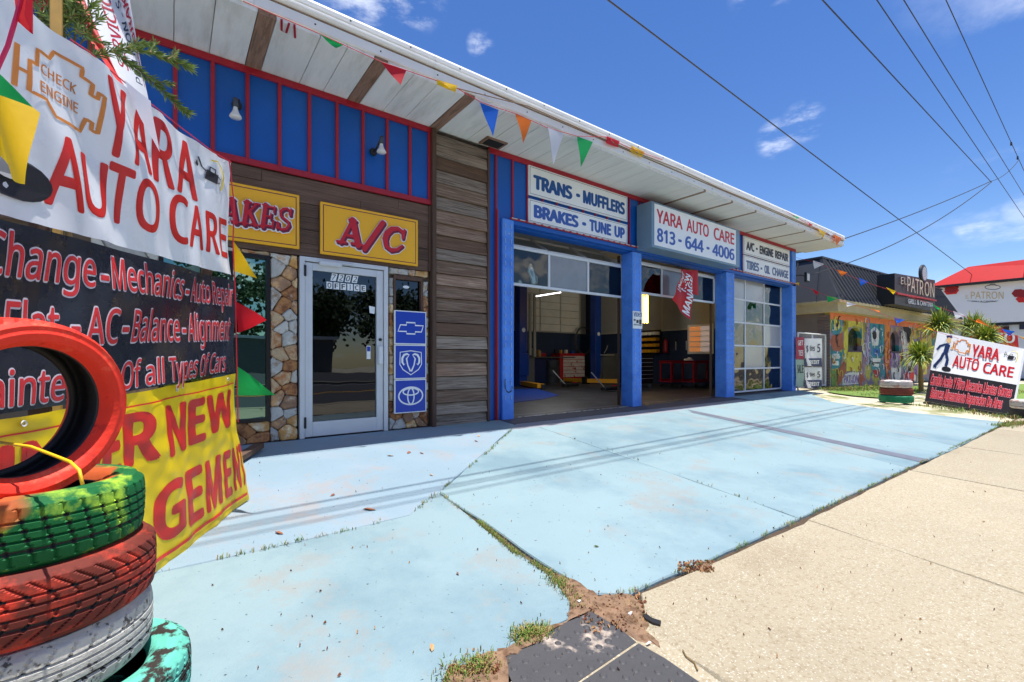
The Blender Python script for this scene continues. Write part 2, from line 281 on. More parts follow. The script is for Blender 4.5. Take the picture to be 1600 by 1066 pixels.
def lettering(mb, s, x0, x1, z0, z1, fn, bold=0.02, shear=0.0, cut=0, grow=0.0, space=1.0):
    """string s fitted to the box x0..x1, z0..z1 (cap height) and laid on the surface fn(x, z); weight comes from
    stamping the outline with small shifts, each stamp a hair deeper than the last"""
    vs, fs = text2d(s, 0.0, shear, space)
    a0 = min(v[0] for v in vs); a1 = max(v[0] for v in vs); b0 = min(v[1] for v in vs); b1 = max(v[1] for v in vs)
    if s not in ('-',): hv = text2d('H', 0.0)[0]; b0 = min(v[1] for v in hv); b1 = max(v[1] for v in hv)
    wt = bold * .9; a0 -= wt; a1 += wt
    if s != '-': b0 -= wt * .6; b1 += wt * .6
    rr = wt + grow; n = (12 if grow else 8)
    sh = [(0, 0)] + ([(rr * math.cos(6.2832 * k / n), rr * (.6 if not grow else 1) * math.sin(6.2832 * k / n)) for k in range(n)] if rr > 0 else [])
    P0 = fn((x0 + x1) / 2, (z0 + z1) / 2); e1 = fn((x0 + x1) / 2 + (x1 - x0) * .01, (z0 + z1) / 2) - P0; e2 = fn((x0 + x1) / 2, (z0 + z1) / 2 + (z1 - z0) * .01) - P0
    nr = e1.cross(e2); nr = nr.normalized() if nr.length > 1e-12 else Vector((0, 0, 0))
    if nr.dot(CP - P0) < 0: nr = -nr
    base = [(x0 + (v[0] - a0) / (a1 - a0) * (x1 - x0), z0 + (v[1] - b0) / (b1 - b0) * (z1 - z0)) for v in vs]
    if cut:
        bm = bmesh.new(); bv = [bm.verts.new((a, b, 0)) for a, b in base]
        for f in fs:
            try: bm.faces.new([bv[i] for i in f])
            except ValueError: pass
        for _ in range(4):
            es = [e for e in bm.edges if e.calc_length() > cut]
            if not es: break
            bmesh.ops.subdivide_edges(bm, edges=es, cuts=1); bmesh.ops.triangulate(bm, faces=bm.faces[:])
        bm.verts.index_update(); base = [(v.co.x, v.co.y) for v in bm.verts]; fs = [tuple(v.index for v in f.verts) for f in bm.faces]; bm.free()
    sx_, sz_ = (x1 - x0) / (a1 - a0), (z1 - z0) / (b1 - b0)
    for k, (dx_, dz_) in enumerate(sh):
        mb.add([fn(a + dx_ * sx_, b + dz_ * sz_) - nr * .00012 * k for a, b in base], fs)
    return mb
def face(Y): return lambda a, b: Vector((a, Y, b))
def stroke2d(mb, pts, w, fn, closed=False, caps=True):
    """thick polyline as quads on the surface fn"""
    n = len(pts); P = [Vector((p[0], p[1])) for p in pts]; L = []; Rr = []
    for i in range(n):
        a = P[(i - 1) % n] if (closed or i > 0) else P[i]; b = P[(i + 1) % n] if (closed or i < n - 1) else P[i]
        t = (b - a)
        if t.length < 1e-9: t = Vector((1, 0))
        t.normalize(); nrm = Vector((-t.y, t.x)); ww = w[i] if isinstance(w, (list, tuple)) else w
        L.append(P[i] + nrm * ww / 2); Rr.append(P[i] - nrm * ww / 2)
    vs = [fn(*p) for p in L] + [fn(*p) for p in Rr]; k = n if closed else n - 1
    mb.add(vs, [(i + n, (i + 1) % n + n, (i + 1) % n, i) for i in range(k)]); return mb
def poly2d(mb, pts, fn): 
    return mb.add([fn(*p) for p in pts], [tuple(range(len(pts)))])
def ell(cx, cz, rx, rz, n=28, a0=0, a1=360): return [(cx + rx * math.cos(R(a0 + (a1 - a0) * i / n)), cz + rz * math.sin(R(a0 + (a1 - a0) * i / n))) for i in range(n if a1 - a0 == 360 else n + 1)]

# =================================================================== GROUND
def slab(pts, parent, m, name='slab', th=0.09, lift=0.0, seg=0.12, jit=0.004, inset=0.006):
    """ground slab from world (x, y) outline, edges slightly ragged"""
    c = Vector((sum(p[0] for p in pts) / len(pts), sum(p[1] for p in pts) / len(pts), 0)); P = []
    n = len(pts)
    for i in range(n):
        a = Vector((*pts[i], 0)); b = Vector((*pts[(i + 1) % n], 0)); k = max(1, int((b - a).length / seg))
        e = (b - a).normalized(); nr = Vector((-e.y, e.x, 0))
        if nr.dot(c - a) < 0: nr = -nr
        for q in range(k):
            p = a.lerp(b, q / k); w = noise.noise(Vector((p.x * 3.1, p.y * 3.1, 1.7))) * jit * 2 + random.uniform(-jit, jit) * .4
            P.append(p + nr * (inset + w))
    if sum(P[i].x * P[(i + 1) % len(P)].y - P[(i + 1) % len(P)].x * P[i].y for i in range(len(P))) < 0: P.reverse()
    top = [Vector((p.x, p.y, gz(p.y) + lift)) for p in P]
    cc = Vector((c.x, c.y, 0)); ins = []
    mb = MB(); m_ = len(P)
    low = [t + (t - Vector((c.x, c.y, t.z))).normalized() * 0.006 + Vector((0, 0, -0.008)) for t in top]
    vs = top + low + [l + Vector((0, 0, -th)) for l in low]
    fs = [tuple(range(m_))] + [(i, i + m_, (i + 1) % m_ + m_, (i + 1) % m_) for i in range(m_)] + [(i + m_, i + 2 * m_, (i + 1) % m_ + 2 * m_, (i + 1) % m_ + m_) for i in range(m_)]
    mb.add(vs, fs); return mb.build(name, m, parent)
g2 = lambda x, y: (gp(x, y).x, gp(x, y).y)
# base earth
mb = MB(); xs = [-800, -60, -20, -8, 0, 8, 16, 30, 60, 800]; ys = [-900, -60, -30, -19.6, -19.5, -7.6, -7.5, -6, YE, -3, -1.5, 0, 3, 10, 30, 60, 900]
def ez(x, y):
    if y <= -7.55 and y >= -19.55: return -0.60
    return min(gz(y), gz(max(y, -7.5))) - (0.035 if y > -7.55 else 0.02)
mb.add([(x, y, ez(x, y)) for y in ys for x in xs], [(j * 10 + i, j * 10 + i + 1, (j + 1) * 10 + i + 1, (j + 1) * 10 + i) for j in range(len(ys) - 1) for i in range(9)])
mb.build('ground', M_grit, kind='structure')
mb = MB(); mb.box(-300, 300, -19.4, -7.7, -0.62, -0.45); mb.build('road', M_asph, kind='structure')
mb = MB(); mb.add([(x, y, gz(y) - .022) for y in (-7.28, YE, -.03) for x in (-6, 12.3)], [(0, 1, 3, 2), (2, 3, 5, 4)]); mb.add([(x, y, gz(y) - .022) for y in (-7.28, YE - .1) for x in (12.3, 26)], [(0, 1, 3, 2)]); mb.build('joint_soil', M_joint, kind='structure')
B(-300, 300, -36, -19.95, -.6, -.34).build('far_lot', M_asph, kind='structure')
lm = struct('road_markings')
for y in (-8.3, -18.8): B(-300, 300, y, y + .1, -.449, -.445).build('edge_line', M_wwht, lm)
for y in (-13.6, -13.35): B(-300, 300, y, y + .1, -.449, -.445).build('centre_line', M_wyel, lm)
# driveway slabs
dw = struct('driveway')
cA = g2(797, 672); cB = g2(685, 770); cC = g2(640, 805); cD = g2(430, 855); cE = g2(255, 893)
e1 = g2(885, 905); e2 = g2(925, 948)
XR = 12.55
crx = [3.0 + 0, 0]
s1t = (5.0, -.72); s1b = g2(1249, 810); s2t = (7.75, -.72); s2b = g2(1419, 731); s3t = (10.3, -.62); s3b = g2(1499, 698)
s1t = g2(890, 684); s1t = (s1t[0] + (s1b[0] - s1t[0]) * (-.74 - s1t[1]) / (s1b[1] - s1t[1]), -.74)
edge_l = g2(985, 926)
slab([cA, (2.9, -.02), (-6, -.02), (-6, -2.75), cE, cD, cC, cB], dw, M_padl)
slab([cB, cC, cD, cE, (-6, -2.75), (-6, -4.3), (.6, -4.27), g2(760, 1030), g2(890, 968), g2(893, 940), g2(862, 898), g2(800, 858), g2(745, 815)], dw, M_pad, jit=.006)
slab([cA, cB, g2(752, 812), g2(812, 856), g2(870, 893), g2(905, 915), g2(925, 928), g2(965, 928), edge_l, g2(1100, 878), s1b, s1t, (4.2, -.73)], dw, M_pad, jit=.006)
slab([s1t, s1b, s2b, s2t], dw, M_pad); slab([s2t, s2b, s3b, s3t], dw, M_pad)
slab([s3t, s3b, (12.6, -4.42), (12.3, -3.0), (12.6, -1.6), (13.9, -.7), (14.4, -.62)], dw, M_pad)
slab([(2.91, -.02), cA, (4.0, -.5), (4.0, -.02)], dw, M_pad, seg=.3)
# grey strip and charcoal apron in front of the bays, painted stripe
slab([(3.7, -.74), (4.05, -.40), (10.7, -.40), (10.8, -.62), (8.0, -.73)], dw, M_strip, 'concrete_strip', inset=.002, lift=-.001)
slab([(4.02, -.39), (4.02, -.02), (10.9, -.02), (10.9, -.39)], dw, M_apron, 'apron', inset=.001, lift=.001)
slab([(10.91, -.6), (10.91, -.02), (14.9, -.02), (14.6, -.6)], dw, M_pad, 'apron', inset=.002)
def flatpoly(pts, lift, name, m, parent, seg=0.15, jit=0.01):
    P = []; n = len(pts)
    for i in range(n):
        a = Vector((*pts[i], 0)); b = Vector((*pts[(i + 1) % n], 0)); k = max(1, int((b - a).length / seg))
        for q in range(k): P.append(a.lerp(b, q / k) + Vector((random.uniform(-jit, jit), random.uniform(-jit, jit), 0)))
    if sum(P[i].x * P[(i + 1) % len(P)].y - P[(i + 1) % len(P)].x * P[i].y for i in range(len(P))) < 0: P.reverse()
    mb = MB(); mb.add([(p.x, p.y, gz(p.y) + lift) for p in P], [tuple(range(len(P)))]); return mb.build(name, m, parent)
flatpoly([g2(1074, 640), g2(1082, 645), g2(1440, 723), g2(1453, 719)], .004, 'painted_stripe', M_stripe, dw, jit=.004)
# sidewalk slabs
sw = struct('sidewalk')
jx = [-12, -9.2, -6.4, -3.6, -.8]
edge = lambda x: YE - 0.018 * max(0, x - 2) + .062
pj = g2(1262, 812); pj2 = g2(1435, 737)
J = [(1.32, 1.0), (pj[0], g2(1600, 930)[0] - .1), (pj2[0], g2(1596, 770)[0]), (8.6, 8.5), (11.2, 11.2), (14, 14), (17, 17), (20, 20), (23, 23), (26, 26)]
for i in range(len(J) - 1):
    a, b = J[i], J[i + 1]
    y2 = -7.3
    pts = [(a[0], edge(a[0]) + .005), (b[0], edge(b[0]) + .005), (b[1] + (b[1] - b[0]) * .8, y2), (a[1] + (a[1] - a[0]) * .8, y2)]
    if i == 0: pts = [g2(1000, 925), (b[0], edge(b[0]) - .02), (b[1] + (b[1] - b[0]) * .8, y2), (1.75, y2), g2(1120, 1066), g2(1010, 985), g2(1003, 960)]
    slab(pts, sw, M_side, jit=.006, inset=.014)
for i in range(5): slab([(jx[i], -4.36), (jx[i] + 2.78, -4.36), (jx[i] + 2.78, -7.3), (jx[i], -7.3)], sw, M_side)
B(-40, 60, -7.62, -7.32, -.5, -.315).build('kerb', M_side, kind='structure')

# weathered tactile mat
mat_th = thing('tactile_mat', 'worn black rubber tactile paving at the corner of the concrete sidewalk', 'tactile paving', tuple(gp(930, 1030)))
M_mat = mat('mat_black', S(66, 65, 66), 0.6, var=0.12, vscale=4, bump=0.2, bscale=60, c2=S(176, 160, 144), c2scale=2.6, c2lo=.60, c2hi=.66)
def mplate(pts, lift):
    P = [gp(*p) for p in pts]
    P = [Vector((p.x, p.y, gz(p.y) + lift)) for p in P]
    if sum(P[i].x * P[(i + 1) % len(P)].y - P[(i + 1) % len(P)].x * P[i].y for i in range(len(P))) < 0: P.reverse()
    return recalc(MB().prism(P, (0, 0, -.02)).build('plate', M_mat, mat_th))
mplate([(924, 957), (880, 975), (832, 1004), (783, 1030), (800, 1066), (830, 1120), (860, 1120), (903, 1066), (994, 1004), (960, 975)], .002)
mplate([(998, 1006), (909, 1066), (870, 1120), (1180, 1140), (1092, 1066), (1040, 1030)], .002)
dm = MB(); dm.lathe([(0.0001, .005), (.010, .0045), (.016, .0)], 12, Matrix.Translation(mat_th.location)); dome = dm.build('dome', M_mat, mat_th, loc=mat_th.location)
a0 = gp(998, 1006); ax = (gp(909, 1066) - a0); ax.z = 0; ax.normalize(); bx = Vector((-ax.y, ax.x, 0))
def inpoly(p, P):
    c = False
    for i in range(len(P)):
        x1, y1 = P[i]; x2, y2 = P[i - 1]
        if (y1 > p[1]) != (y2 > p[1]) and p[0] < (x2 - x1) * (p[1] - y1) / (y2 - y1) + x1: c = not c
    return c
plates = [[g2(*q) for q in [(924, 962), (790, 1032), (835, 1110), (903, 1060), (985, 1008)]], [g2(*q) for q in [(1000, 1010), (915, 1066), (880, 1112), (1160, 1120), (1085, 1066)]]]
first = True
for i in range(-14, 15):
    for j in range(-14, 15):
        p = a0 + ax * (i * .06 + .03) + bx * (j * .06 + .03)
        if any(inpoly((p.x, p.y), P) for P in plates):
            d = dome if first else dome.copy()
            if not first: col.objects.link(d)
            first = False; d.location = Vector((p.x, p.y, gz(p.y) + .002)) - mat_th.location
if first: bpy.data.objects.remove(dome)

# dirt in the joints
def dirtpatch(pts, name, lift=0.006, m=M_dirt, label=None):
    P = []; n = len(pts)
    for i in range(n):
        a = gp(*pts[i]); b = gp(*pts[(i + 1) % n]); k = 5
        for q in range(k):
            p = a.lerp(b, q / k); P.append((p.x + random.uniform(-.012, .012), p.y + random.uniform(-.012, .012)))
    if sum(P[i][0] * P[(i + 1) % len(P)][1] - P[(i + 1) % len(P)][0] * P[i][1] for i in range(len(P))) < 0: P.reverse()
    cx_ = sum(p[0] for p in P) / len(P); cy_ = sum(p[1] for p in P) / len(P); mb = MB(); rings = [(1, 0.0), (.85, .6), (.5, 1.0)]
    vs = [(cx_ + (p[0] - cx_) * r, cy_ + (p[1] - cy_) * r, gz(cy_ + (p[1] - cy_) * r) + lift * h + random.uniform(0, .004) * (h > 0)) for r, h in rings for p in P]
    k = len(P); fs = [(j * k + i, j * k + (i + 1) % k, (j + 1) * k + (i + 1) % k, (j + 1) * k + i) for j in range(2) for i in range(k)] + [tuple(range(2 * k, 3 * k))]
    mb.add(vs, fs); o = mb.build(name, m); o['kind'] = 'stuff'; return o
dirtpatch([(860, 893), (895, 905), (935, 930), (985, 928), (1003, 940), (1012, 985), (1035, 1012), (990, 1000), (925, 955), (885, 968), (893, 942)], 'dirt')
dirtpatch([(690, 1063), (740, 1030), (790, 1010), (840, 985), (890, 968), (840, 1003), (785, 1032), (795, 1064), (740, 1085)], 'dirt')
dirtpatch([(1075, 893), (1100, 880), (1112, 884), (1105, 892)], 'dirt')
# weeds: blades in the joints
def blades(mb, p, n, r, h, spread=.9):
    for _ in range(n):
        a = random.uniform(0, 6.283); q = Vector((p[0] + random.gauss(0, r), p[1] + random.gauss(0, r), 0)); q.z = gz(q.y) + .001
        hh = h * random.uniform(.4, 1.2); d = Vector((math.cos(a), math.sin(a), 0)); t = random.uniform(.1, spread)
        w = Vector((-d.y, d.x, 0)) * hh * random.uniform(.05, .10)
        m_ = q + d * hh * t * .45 + Vector((0, 0, hh * .6)); e = q + d * hh * t + Vector((0, 0, hh * random.uniform(.5, .95)))
        mb.add([q - w, q + w, m_ + w * .8, m_ - w * .8, e], [(0, 1, 2, 3), (3, 2, 4)])
def weedline(pts, dens, r, h, name='weeds'):
    for m, fr in ((M_grass, .6), (M_grassd, .4)):
        mb = MB()
        for i in range(len(pts) - 1):
            a = gp(*pts[i]); b = gp(*pts[i + 1]); L_ = (b - a).length
            for k in range(int(L_ * dens * fr)):
                p = a.lerp(b, random.random())
                if noise.noise(p * 4) < -.1 and random.random() < .8: continue
                blades(mb, p, random.randint(1, 4), r, h)
        mb.build(name, m, kind='stuff')
weedline([(800, 672), (765, 705), (685, 770), (640, 805), (560, 826), (430, 855), (255, 893)], 60, .008, .035)
weedline([(685, 770), (745, 815)], 80, .008, .03)
weedline([(748, 815), (800, 860), (838, 885), (865, 900)], 900, .011, .022, 'moss')
weedline([(868, 905), (885, 925), (910, 948)], 2600, .03, .024, 'moss')
weedline([(800, 1002), (830, 990), (850, 985)], 2600, .028, .03, 'moss')
weedline([(690, 1062), (720, 1045), (760, 1040)], 3000, .035, .03, 'moss')
weedline([(930, 940), (975, 938), (1000, 965), (1010, 990)], 500, .03, .012, 'dry_weeds')
weedline([(960, 930), (1000, 922), (1060, 895), (1110, 878), (1249, 812), (1330, 775), (1419, 733), (1500, 695), (1560, 668)], 120, .010, .024)
weedline([(890, 684), (930, 695), (1040, 735), (1249, 810)], 22, .006, .03)
for pts, n, r, h in (([(1300, 610), (1400, 606)], 1500, .25, .10), ([(1340, 618), (1400, 618)], 900, .2, .07), ([(1560, 668), (1600, 660)], 900, .07, .06), ([(1440, 634), (1580, 655)], 380, .16, .09), ([(1430, 612), (1600, 612)], 500, .5, .1)):
    weedline(pts, n / 3, r, h, 'grass')
# soft grass ground under the blades
for pts in ([(1290, 612), (1330, 606), (1440, 603), (1440, 612), (1380, 622), (1330, 618)], [(1590, 600), (1640, 600), (1650, 640), (1585, 640)]):
    dirtpatch(pts, 'grass', .01, M_grass)

# =================================================================== THE GARAGE BUILDING
bld = thing('auto_shop_building', 'single storey auto repair shop with blue panels, red trim and three roll-up garage bays', 'building')
def P(name, mb, m, parent=None, **k): return mb.build(name, m, parent or bld, **k)
# --- shells
P('wall', B(-6, .30, .05, .2, 0, 4.1), M_mortar)          # far left wall (beyond the big window)
w = MB(); w.box(.30, 1.17, .05, .2, 0, .24); w.box(.30, 1.17, .05, .2, 2.1, 4.1); w.box(.88, 1.17, .05, .2, .24, 2.1); w.box(1.17, 2.27, .05, .2, 2.16, 4.1)
w.box(2.27, 2.33, .05, .2, 0, 4.1); w.box(2.33, 2.74, .05, .2, 0, 1.3); w.box(2.33, 2.74, .05, .2, 2.04, 4.1); w.box(2.74, 4.0, .05, .2, 0, 4.1); P('wall', w, M_mortar)
w = MB(); w.box(4.0, 14.6, .03, .2, 3.0, 4.1); P('wall', w, M_blue)
P('wall', B(14.45, 14.6, .4, 8.0, 0, 2.35), M_innerd); 
P('back_wall', B(-6, 14.6, 7.85, 8.0, 0, 4.3), M_innerd)
P('side_wall', B(14.6, 14.72, .2, 8.0, 0, 4.1), mat('outer_wall', S(90, 96, 110), .8, var=.1))
P('partition_wall', B(3.9, 4.0, .2, 7.85, 0, 4.1), M_innerd)
P('wall', B(-6, -5.85, .2, 7.85, 0, 4.1), M_innerd)
P('ceiling', B(-6, 14.6, .2, 8.0, 4.12, 4.2), M_inner)
P('shop_floor', B(-6, 14.6, -.015, 7.85, -.2, .0), M_floor)
# back garage door: pale ribbed sections
bd = P('garage_door', B(7.2, 14.0, 7.80, 7.84, 1.96, 3.75), M_inner)
for k in range(3):
    for q in range(6):
        x0 = 10.6 + k * 1.07 - 0.2; z0 = 2.0 + q * .29
        MB().bbox(x0, x0 + 1.02, 7.755, 7.80, z0, z0 + .275, .012).build('panel', mat('door_panel_white', S(226, 226, 220), .6, var=.08), bd)
# right inner wall: grey upper half, louvre window
P('wall_lining', B(14.40, 14.449, .4, 7.85, 1.96, 4.12), mat('lining_grey', S(158, 158, 156), .8, var=.12, vscale=1))
for y in (2.1, 4.3, 6.4): P('wall_rail', B(14.37, 14.399, y, y + .06, 1.96, 4.1), M_inner)
P('wall_rail', B(14.36, 14.399, .4, 7.8, 1.93, 1.99), M_inner)
wa = wx(1076, 508, 14.4); wb = wx(1116, 553, 14.4)
lw = P('louvre_window', MB().box(14.33, 14.38, wb.y, wa.y, wb.z, wa.z), M_alud)
n_ = 5; hh = (wa.z - wb.z - .12) / n_
for i in range(n_):
    z0 = wb.z + .06 + i * hh
    B(14.31, 14.328, wb.y + .45, wa.y - .08, z0 + .02, z0 + hh - .02).build('louvre', mat('louvre_orange_glow', S(230, 150, 90), .5, emit=S(230, 150, 90), estr=.2), lw)  # slats glow faintly: window daylight put into the material
    B(14.31, 14.328, wb.y + .06, wb.y + .43, z0 + .02, z0 + hh - .02).build('louvre', mat('louvre_grey_glow', S(190, 170, 160), .5, emit=S(190, 170, 160), estr=.25), lw)  # same daylight glow put into the paler slats

# --- office front: blue board panels with red battens
bx0 = .03 - .316 * 8
xs = [bx0 + .316 * i for i in range(17)] + [2.84]
xs = [x for x in xs if x < 2.7] + [2.84]
Z0, Z1 = 3.09, 4.08
for i in range(len(xs) - 1): P('panel', MB().bbox(xs[i] + .002, xs[i + 1] - .002, .0, .048, Z0, Z1, .003), M_blue)
for x in xs: P('batten', MB().bbox(x - .018, x + .018, -.03, -.001, Z0 + .03, Z1 - .03, .003), M_red)
P('trim', MB().bbox(bx0 - .3, 2.87, -.034, -.001, Z1 - .03, 4.12, .003), M_red); P('trim', MB().bbox(bx0 - .3, 2.87, -.034, -.001, Z0 - .035, Z0 + .03, .003), M_red)
# horizontal boards behind the yellow signs
z = 2.14; hs = [.15, .16, .15, .155, .16, .13]
for i, h in enumerate(hs):
    cuts = [-2.6, .1 + .7 * (i % 2), 1.9 + .5 * ((i * 7) % 3 - 1), 2.86]
    for a, b in zip(cuts[:-1], cuts[1:]): P('siding_board', B(a + .002, b - .002, -.004 + random.uniform(-.006, .004), .045, z, z + h - .006, j=.002), M_woodd)
    z += h
# the big board panel with its edge frame
z = -.04; k = 0
while z < 4.05:
    h = random.uniform(.165, .195); h = min(h, 4.06 - z); yy = -.045 + random.uniform(-.012, .012)
    mb = MB(); n = 6; X0, X1 = 2.93, 3.775
    tw = random.uniform(-.008, .008)
    mb.add([(X0, yy - .012, z), (X1, yy - .012 + tw, z + random.uniform(-.004, .004)), (X1, yy + .014, z + h - .010), (X0, yy + .014, z + h - .010 + tw * .4),
            (X0, .045, z), (X1, .045, z), (X1, .045, z + h - .006), (X0, .045, z + h - .006)], [(0, 1, 2, 3), (0, 4, 5, 1), (3, 2, 6, 7), (0, 3, 7, 4), (1, 5, 6, 2), (4, 7, 6, 5)])
    P('siding_board', mb, random.choice((M_wood, M_wood, M_wood2, M_wood3))); z += h; k += 1
P('corner_board', MB().bbox(2.865, 2.925, -.075, .04, -.04, 4.09, .004), M_woodv); P('corner_board', MB().bbox(3.78, 3.815, -.07, .04, -.04, 4.06, .004), M_woodv)
P('corner_board', MB().bbox(2.835, 2.862, -.03, .04, 2.14, 3.04, .003), M_woodv)

# --- stone veneer
def clip(poly, a, b, c):      # keep a*x+b*y<=c
    o = []
    for i in range(len(poly)):
        p, q = poly[i], poly[(i + 1) % len(poly)]; dp = a * p[0] + b * p[1] - c; dq = a * q[0] + b * q[1] - c
        if dp <= 0: o.append(p)
        if dp * dq < 0: t = dp / (dp - dq); o.append((p[0] + (q[0] - p[0]) * t, p[1] + (q[1] - p[1]) * t))
    return o
def stones(x0, x1, z0, z1, sx, sz, parent, seed):
    rnd = random.Random(seed); nx = max(1, round((x1 - x0) / sx)); nz = max(1, round((z1 - z0) / sz)); sp = []
    for i in range(nx):
        for j in range(nz):
            sp.append((x0 + (i + .5 + rnd.uniform(-.42, .42) + (.25 if j % 2 else -.25) * (nx > 1)) * (x1 - x0) / nx, z0 + (j + .5 + rnd.uniform(-.42, .42)) * (z1 - z0) / nz))
    for i, s in enumerate(sp):
        poly = [(x0, z0), (x1, z0), (x1, z1), (x0, z1)]
        for j, t in enumerate(sp):
            if i == j: continue
            a, b = t[0] - s[0], (t[1] - s[1]); c = (t[0] ** 2 - s[0] ** 2 + t[1] ** 2 - s[1] ** 2) / 2; poly = clip(poly, a, b, c)
            if len(poly) < 3: break
        if len(poly) < 3: continue
        cx_ = sum(p[0] for p in poly) / len(poly); cz_ = sum(p[1] for p in poly) / len(poly)
        # soften corners
        Q = []
        for p, q in zip(poly, poly[1:] + poly[:1]):
            for t in (.12, .5, .88): Q.append((p[0] + (q[0] - p[0]) * t + rnd.uniform(-.003, .003), p[1] + (q[1] - p[1]) * t + rnd.uniform(-.005, .005)))
        def ring(d, y, jy):
            o = []
            for p in Q:
                v = Vector((p[0] - cx_, p[1] - cz_)); l = v.length; v = v * max(0, (l - d) / l) if l > 0 else v
                o.append((cx_ + v.x, y + rnd.uniform(-jy, jy), cz_ + v.y))
            return o
        dep = rnd.uniform(.02, .045); tx, tz = rnd.uniform(-.12, .12), rnd.uniform(-.12, .12)
        r0 = ring(.001, .05, 0); r1 = ring(.003, .03 - dep * .6, .003); r2 = ring(.016, .03 - dep, .005)
        r2 = [(a, b + (a - cx_) * tx + (c - cz_) * tz, c) for a, b, c in r2]
        n = len(Q); vs = r0 + r1 + r2; cc = (cx_, .03 - dep - .004, cz_); vs.append(cc)
        fs = [(k_ * n + i_, k_ * n + (i_ + 1) % n, (k_ + 1) * n + (i_ + 1) % n, (k_ + 1) * n + i_) for k_ in range(2) for i_ in range(n)] + [(2 * n + i_, 2 * n + (i_ + 1) % n, 3 * n) for i_ in range(n)]
        o = MB().add(vs, fs).build('stone', rnd.choice(STONES), parent); recalc(o)
stones(.89, 1.17, 0, 2.13, .15, .135, bld, 3)
stones(-.6, .885, 0, .235, .2, .12, bld, 5)
stones(.3, .885, 2.09, 2.135, .2, .06, bld, 6)
stones(2.28, 2.835, 0, .235, .13, .11, bld, 8)
stones(2.28, 2.335, .24, 2.0, .06, .13, bld, 9); stones(2.755, 2.835, .24, 2.0, .09, .13, bld, 10)
stones(2.28, 2.835, 2.05, 2.135, .14, .09, bld, 11)
stones(-.6, -.1, .24, 2.09, .2, .15, bld, 12)
# --- windows
wnd = P('window', MB(), M_black)
fr = MB(); 
for a in ((-.1, .885, .235, .27), (-.1, .885, 2.05, 2.09), (.85, .885, .27, 2.05), (-.1, -.065, .27, 2.05), (.50, .53, .27, 2.05)): fr.box(a[0], a[1], -.0, .07, a[2], a[3])
bpy.data.objects.remove(wnd)
wnd = P('window', MB().box(-.065, .85, .045, .053, .27, 2.05), G_green); 
for a in ((-.1, .885, .235, .27), (-.1, .885, 2.05, 2.09), (.85, .885, .27, 2.05), (-.1, -.065, .27, 2.05), (.50, .53, .27, 2.05)): B(a[0], a[1], -.005, .07, a[2], a[3]).build('frame', mat('bronze_frame', S(40, 34, 32), .4, metal=.4), wnd)
wnd = P('window', MB().box(2.365, 2.725, .05, .058, 1.3, 1.99), G_door)
for a in ((2.335, 2.755, 1.99, 2.04), (2.335, 2.365, 1.3, 1.99), (2.725, 2.755, 1.3, 1.99)): B(a[0], a[1], -.005, .07, a[2], a[3]).build('frame', M_woodv, wnd)
stick = MB(); poly2d(stick, ell(2.53, 1.90, .045, .02), face(.045)); stick.build('sticker', M_wwht, wnd)
P('dark_room_sheet', B(.2, 3.85, 1.2, 1.25, 0, 2.6), mat('office_dark', S(26, 30, 34), .8))  # near-black sheet behind the glass, the unlit office's darkness put into its colour
# --- office door
od = P('office_door', MB().box(1.33, 2.12, .035, .043, .18, 1.99), G_door)
for a in ((1.19, 1.245, 0, 2.13), (2.20, 2.255, 0, 2.13), (1.245, 2.20, 2.08, 2.13)): MB().bbox(a[0], a[1], -.02, .1, a[2], a[3], .003).build('door_frame', M_alu, od)
for a in ((1.25, 1.335, .012, 2.07), (2.11, 2.195, .012, 2.07)): MB().bbox(a[0], a[1], .0, .05, a[2], a[3], .004).build('stile', M_alu, od)
for a in ((1.335, 2.11, .012, .185), (1.335, 2.11, 1.985, 2.07)): MB().bbox(a[0], a[1], .0, .05, a[2], a[3], .004).build('rail', M_alu, od)
MB().bbox(2.12, 2.18, -.05, .0, .86, 1.10, .012).build('handle', M_alud, od)
recalc(MB().lathe([(.0001, -.02), (.016, -.02), (.02, -.0), (.02, .01)], 16, Matrix.Translation((2.155, -.002, 1.18)) @ Matrix.Rotation(R(-90), 4, 'X')).build('lock', M_black, od))
cl = MB().bbox(1.40, 1.66, -.07, -.005, 2.045, 2.10, .008); cl.box(1.66, 1.80, -.055, -.03, 2.085, 2.1); cl.build('closer', M_alu, od)
for z in (.12, 1.9): MB().bbox(1.235, 1.262, -.03, .0, z, z + .13, .004).build('hinge', M_black, od)
# plates 7202 / OFFICE
yy = .031
xc = 1.535
for ch, x in zip('7202', (1.55, 1.635, 1.72, 1.805)):
    pl = MB(); pl.add([Vector((x - .005, yy, 1.885)), Vector((x + .06, yy, 1.885)), Vector((x + .08, yy, 1.975)), Vector((x + .015, yy, 1.975))], [(0, 1, 2, 3)]); pl.build('number_plate', M_wwht, od)
    lettering(MB(), ch, x + .012, x + .062, 1.897, 1.963, face(yy - .002), .01, .3).build('lettering', M_black, od)
for i, ch in enumerate('OFFICE'):
    x = 1.50 + i * .0825
    pl = MB(); pl.add([Vector((x, yy, 1.785)), Vector((x + .068, yy, 1.785)), Vector((x + .068, yy, 1.868)), Vector((x, yy, 1.868))], [(0, 1, 2, 3)]); pl.build('letter_plate', M_wwht, od)
    lettering(MB(), ch, x + (.012 if ch != 'I' else .028), x + (.056 if ch != 'I' else .042), 1.797, 1.856, face(yy - .002), .03).build('lettering', M_black, od)
mb = MB(); mb.add([Vector((2.03, yy, 1.52)), Vector((2.09, yy, 1.51)), Vector((2.1, yy, 1.60)), Vector((2.02, yy, 1.61))], [(0, 1, 2, 3)]); mb.build('notice', M_wwht, od)
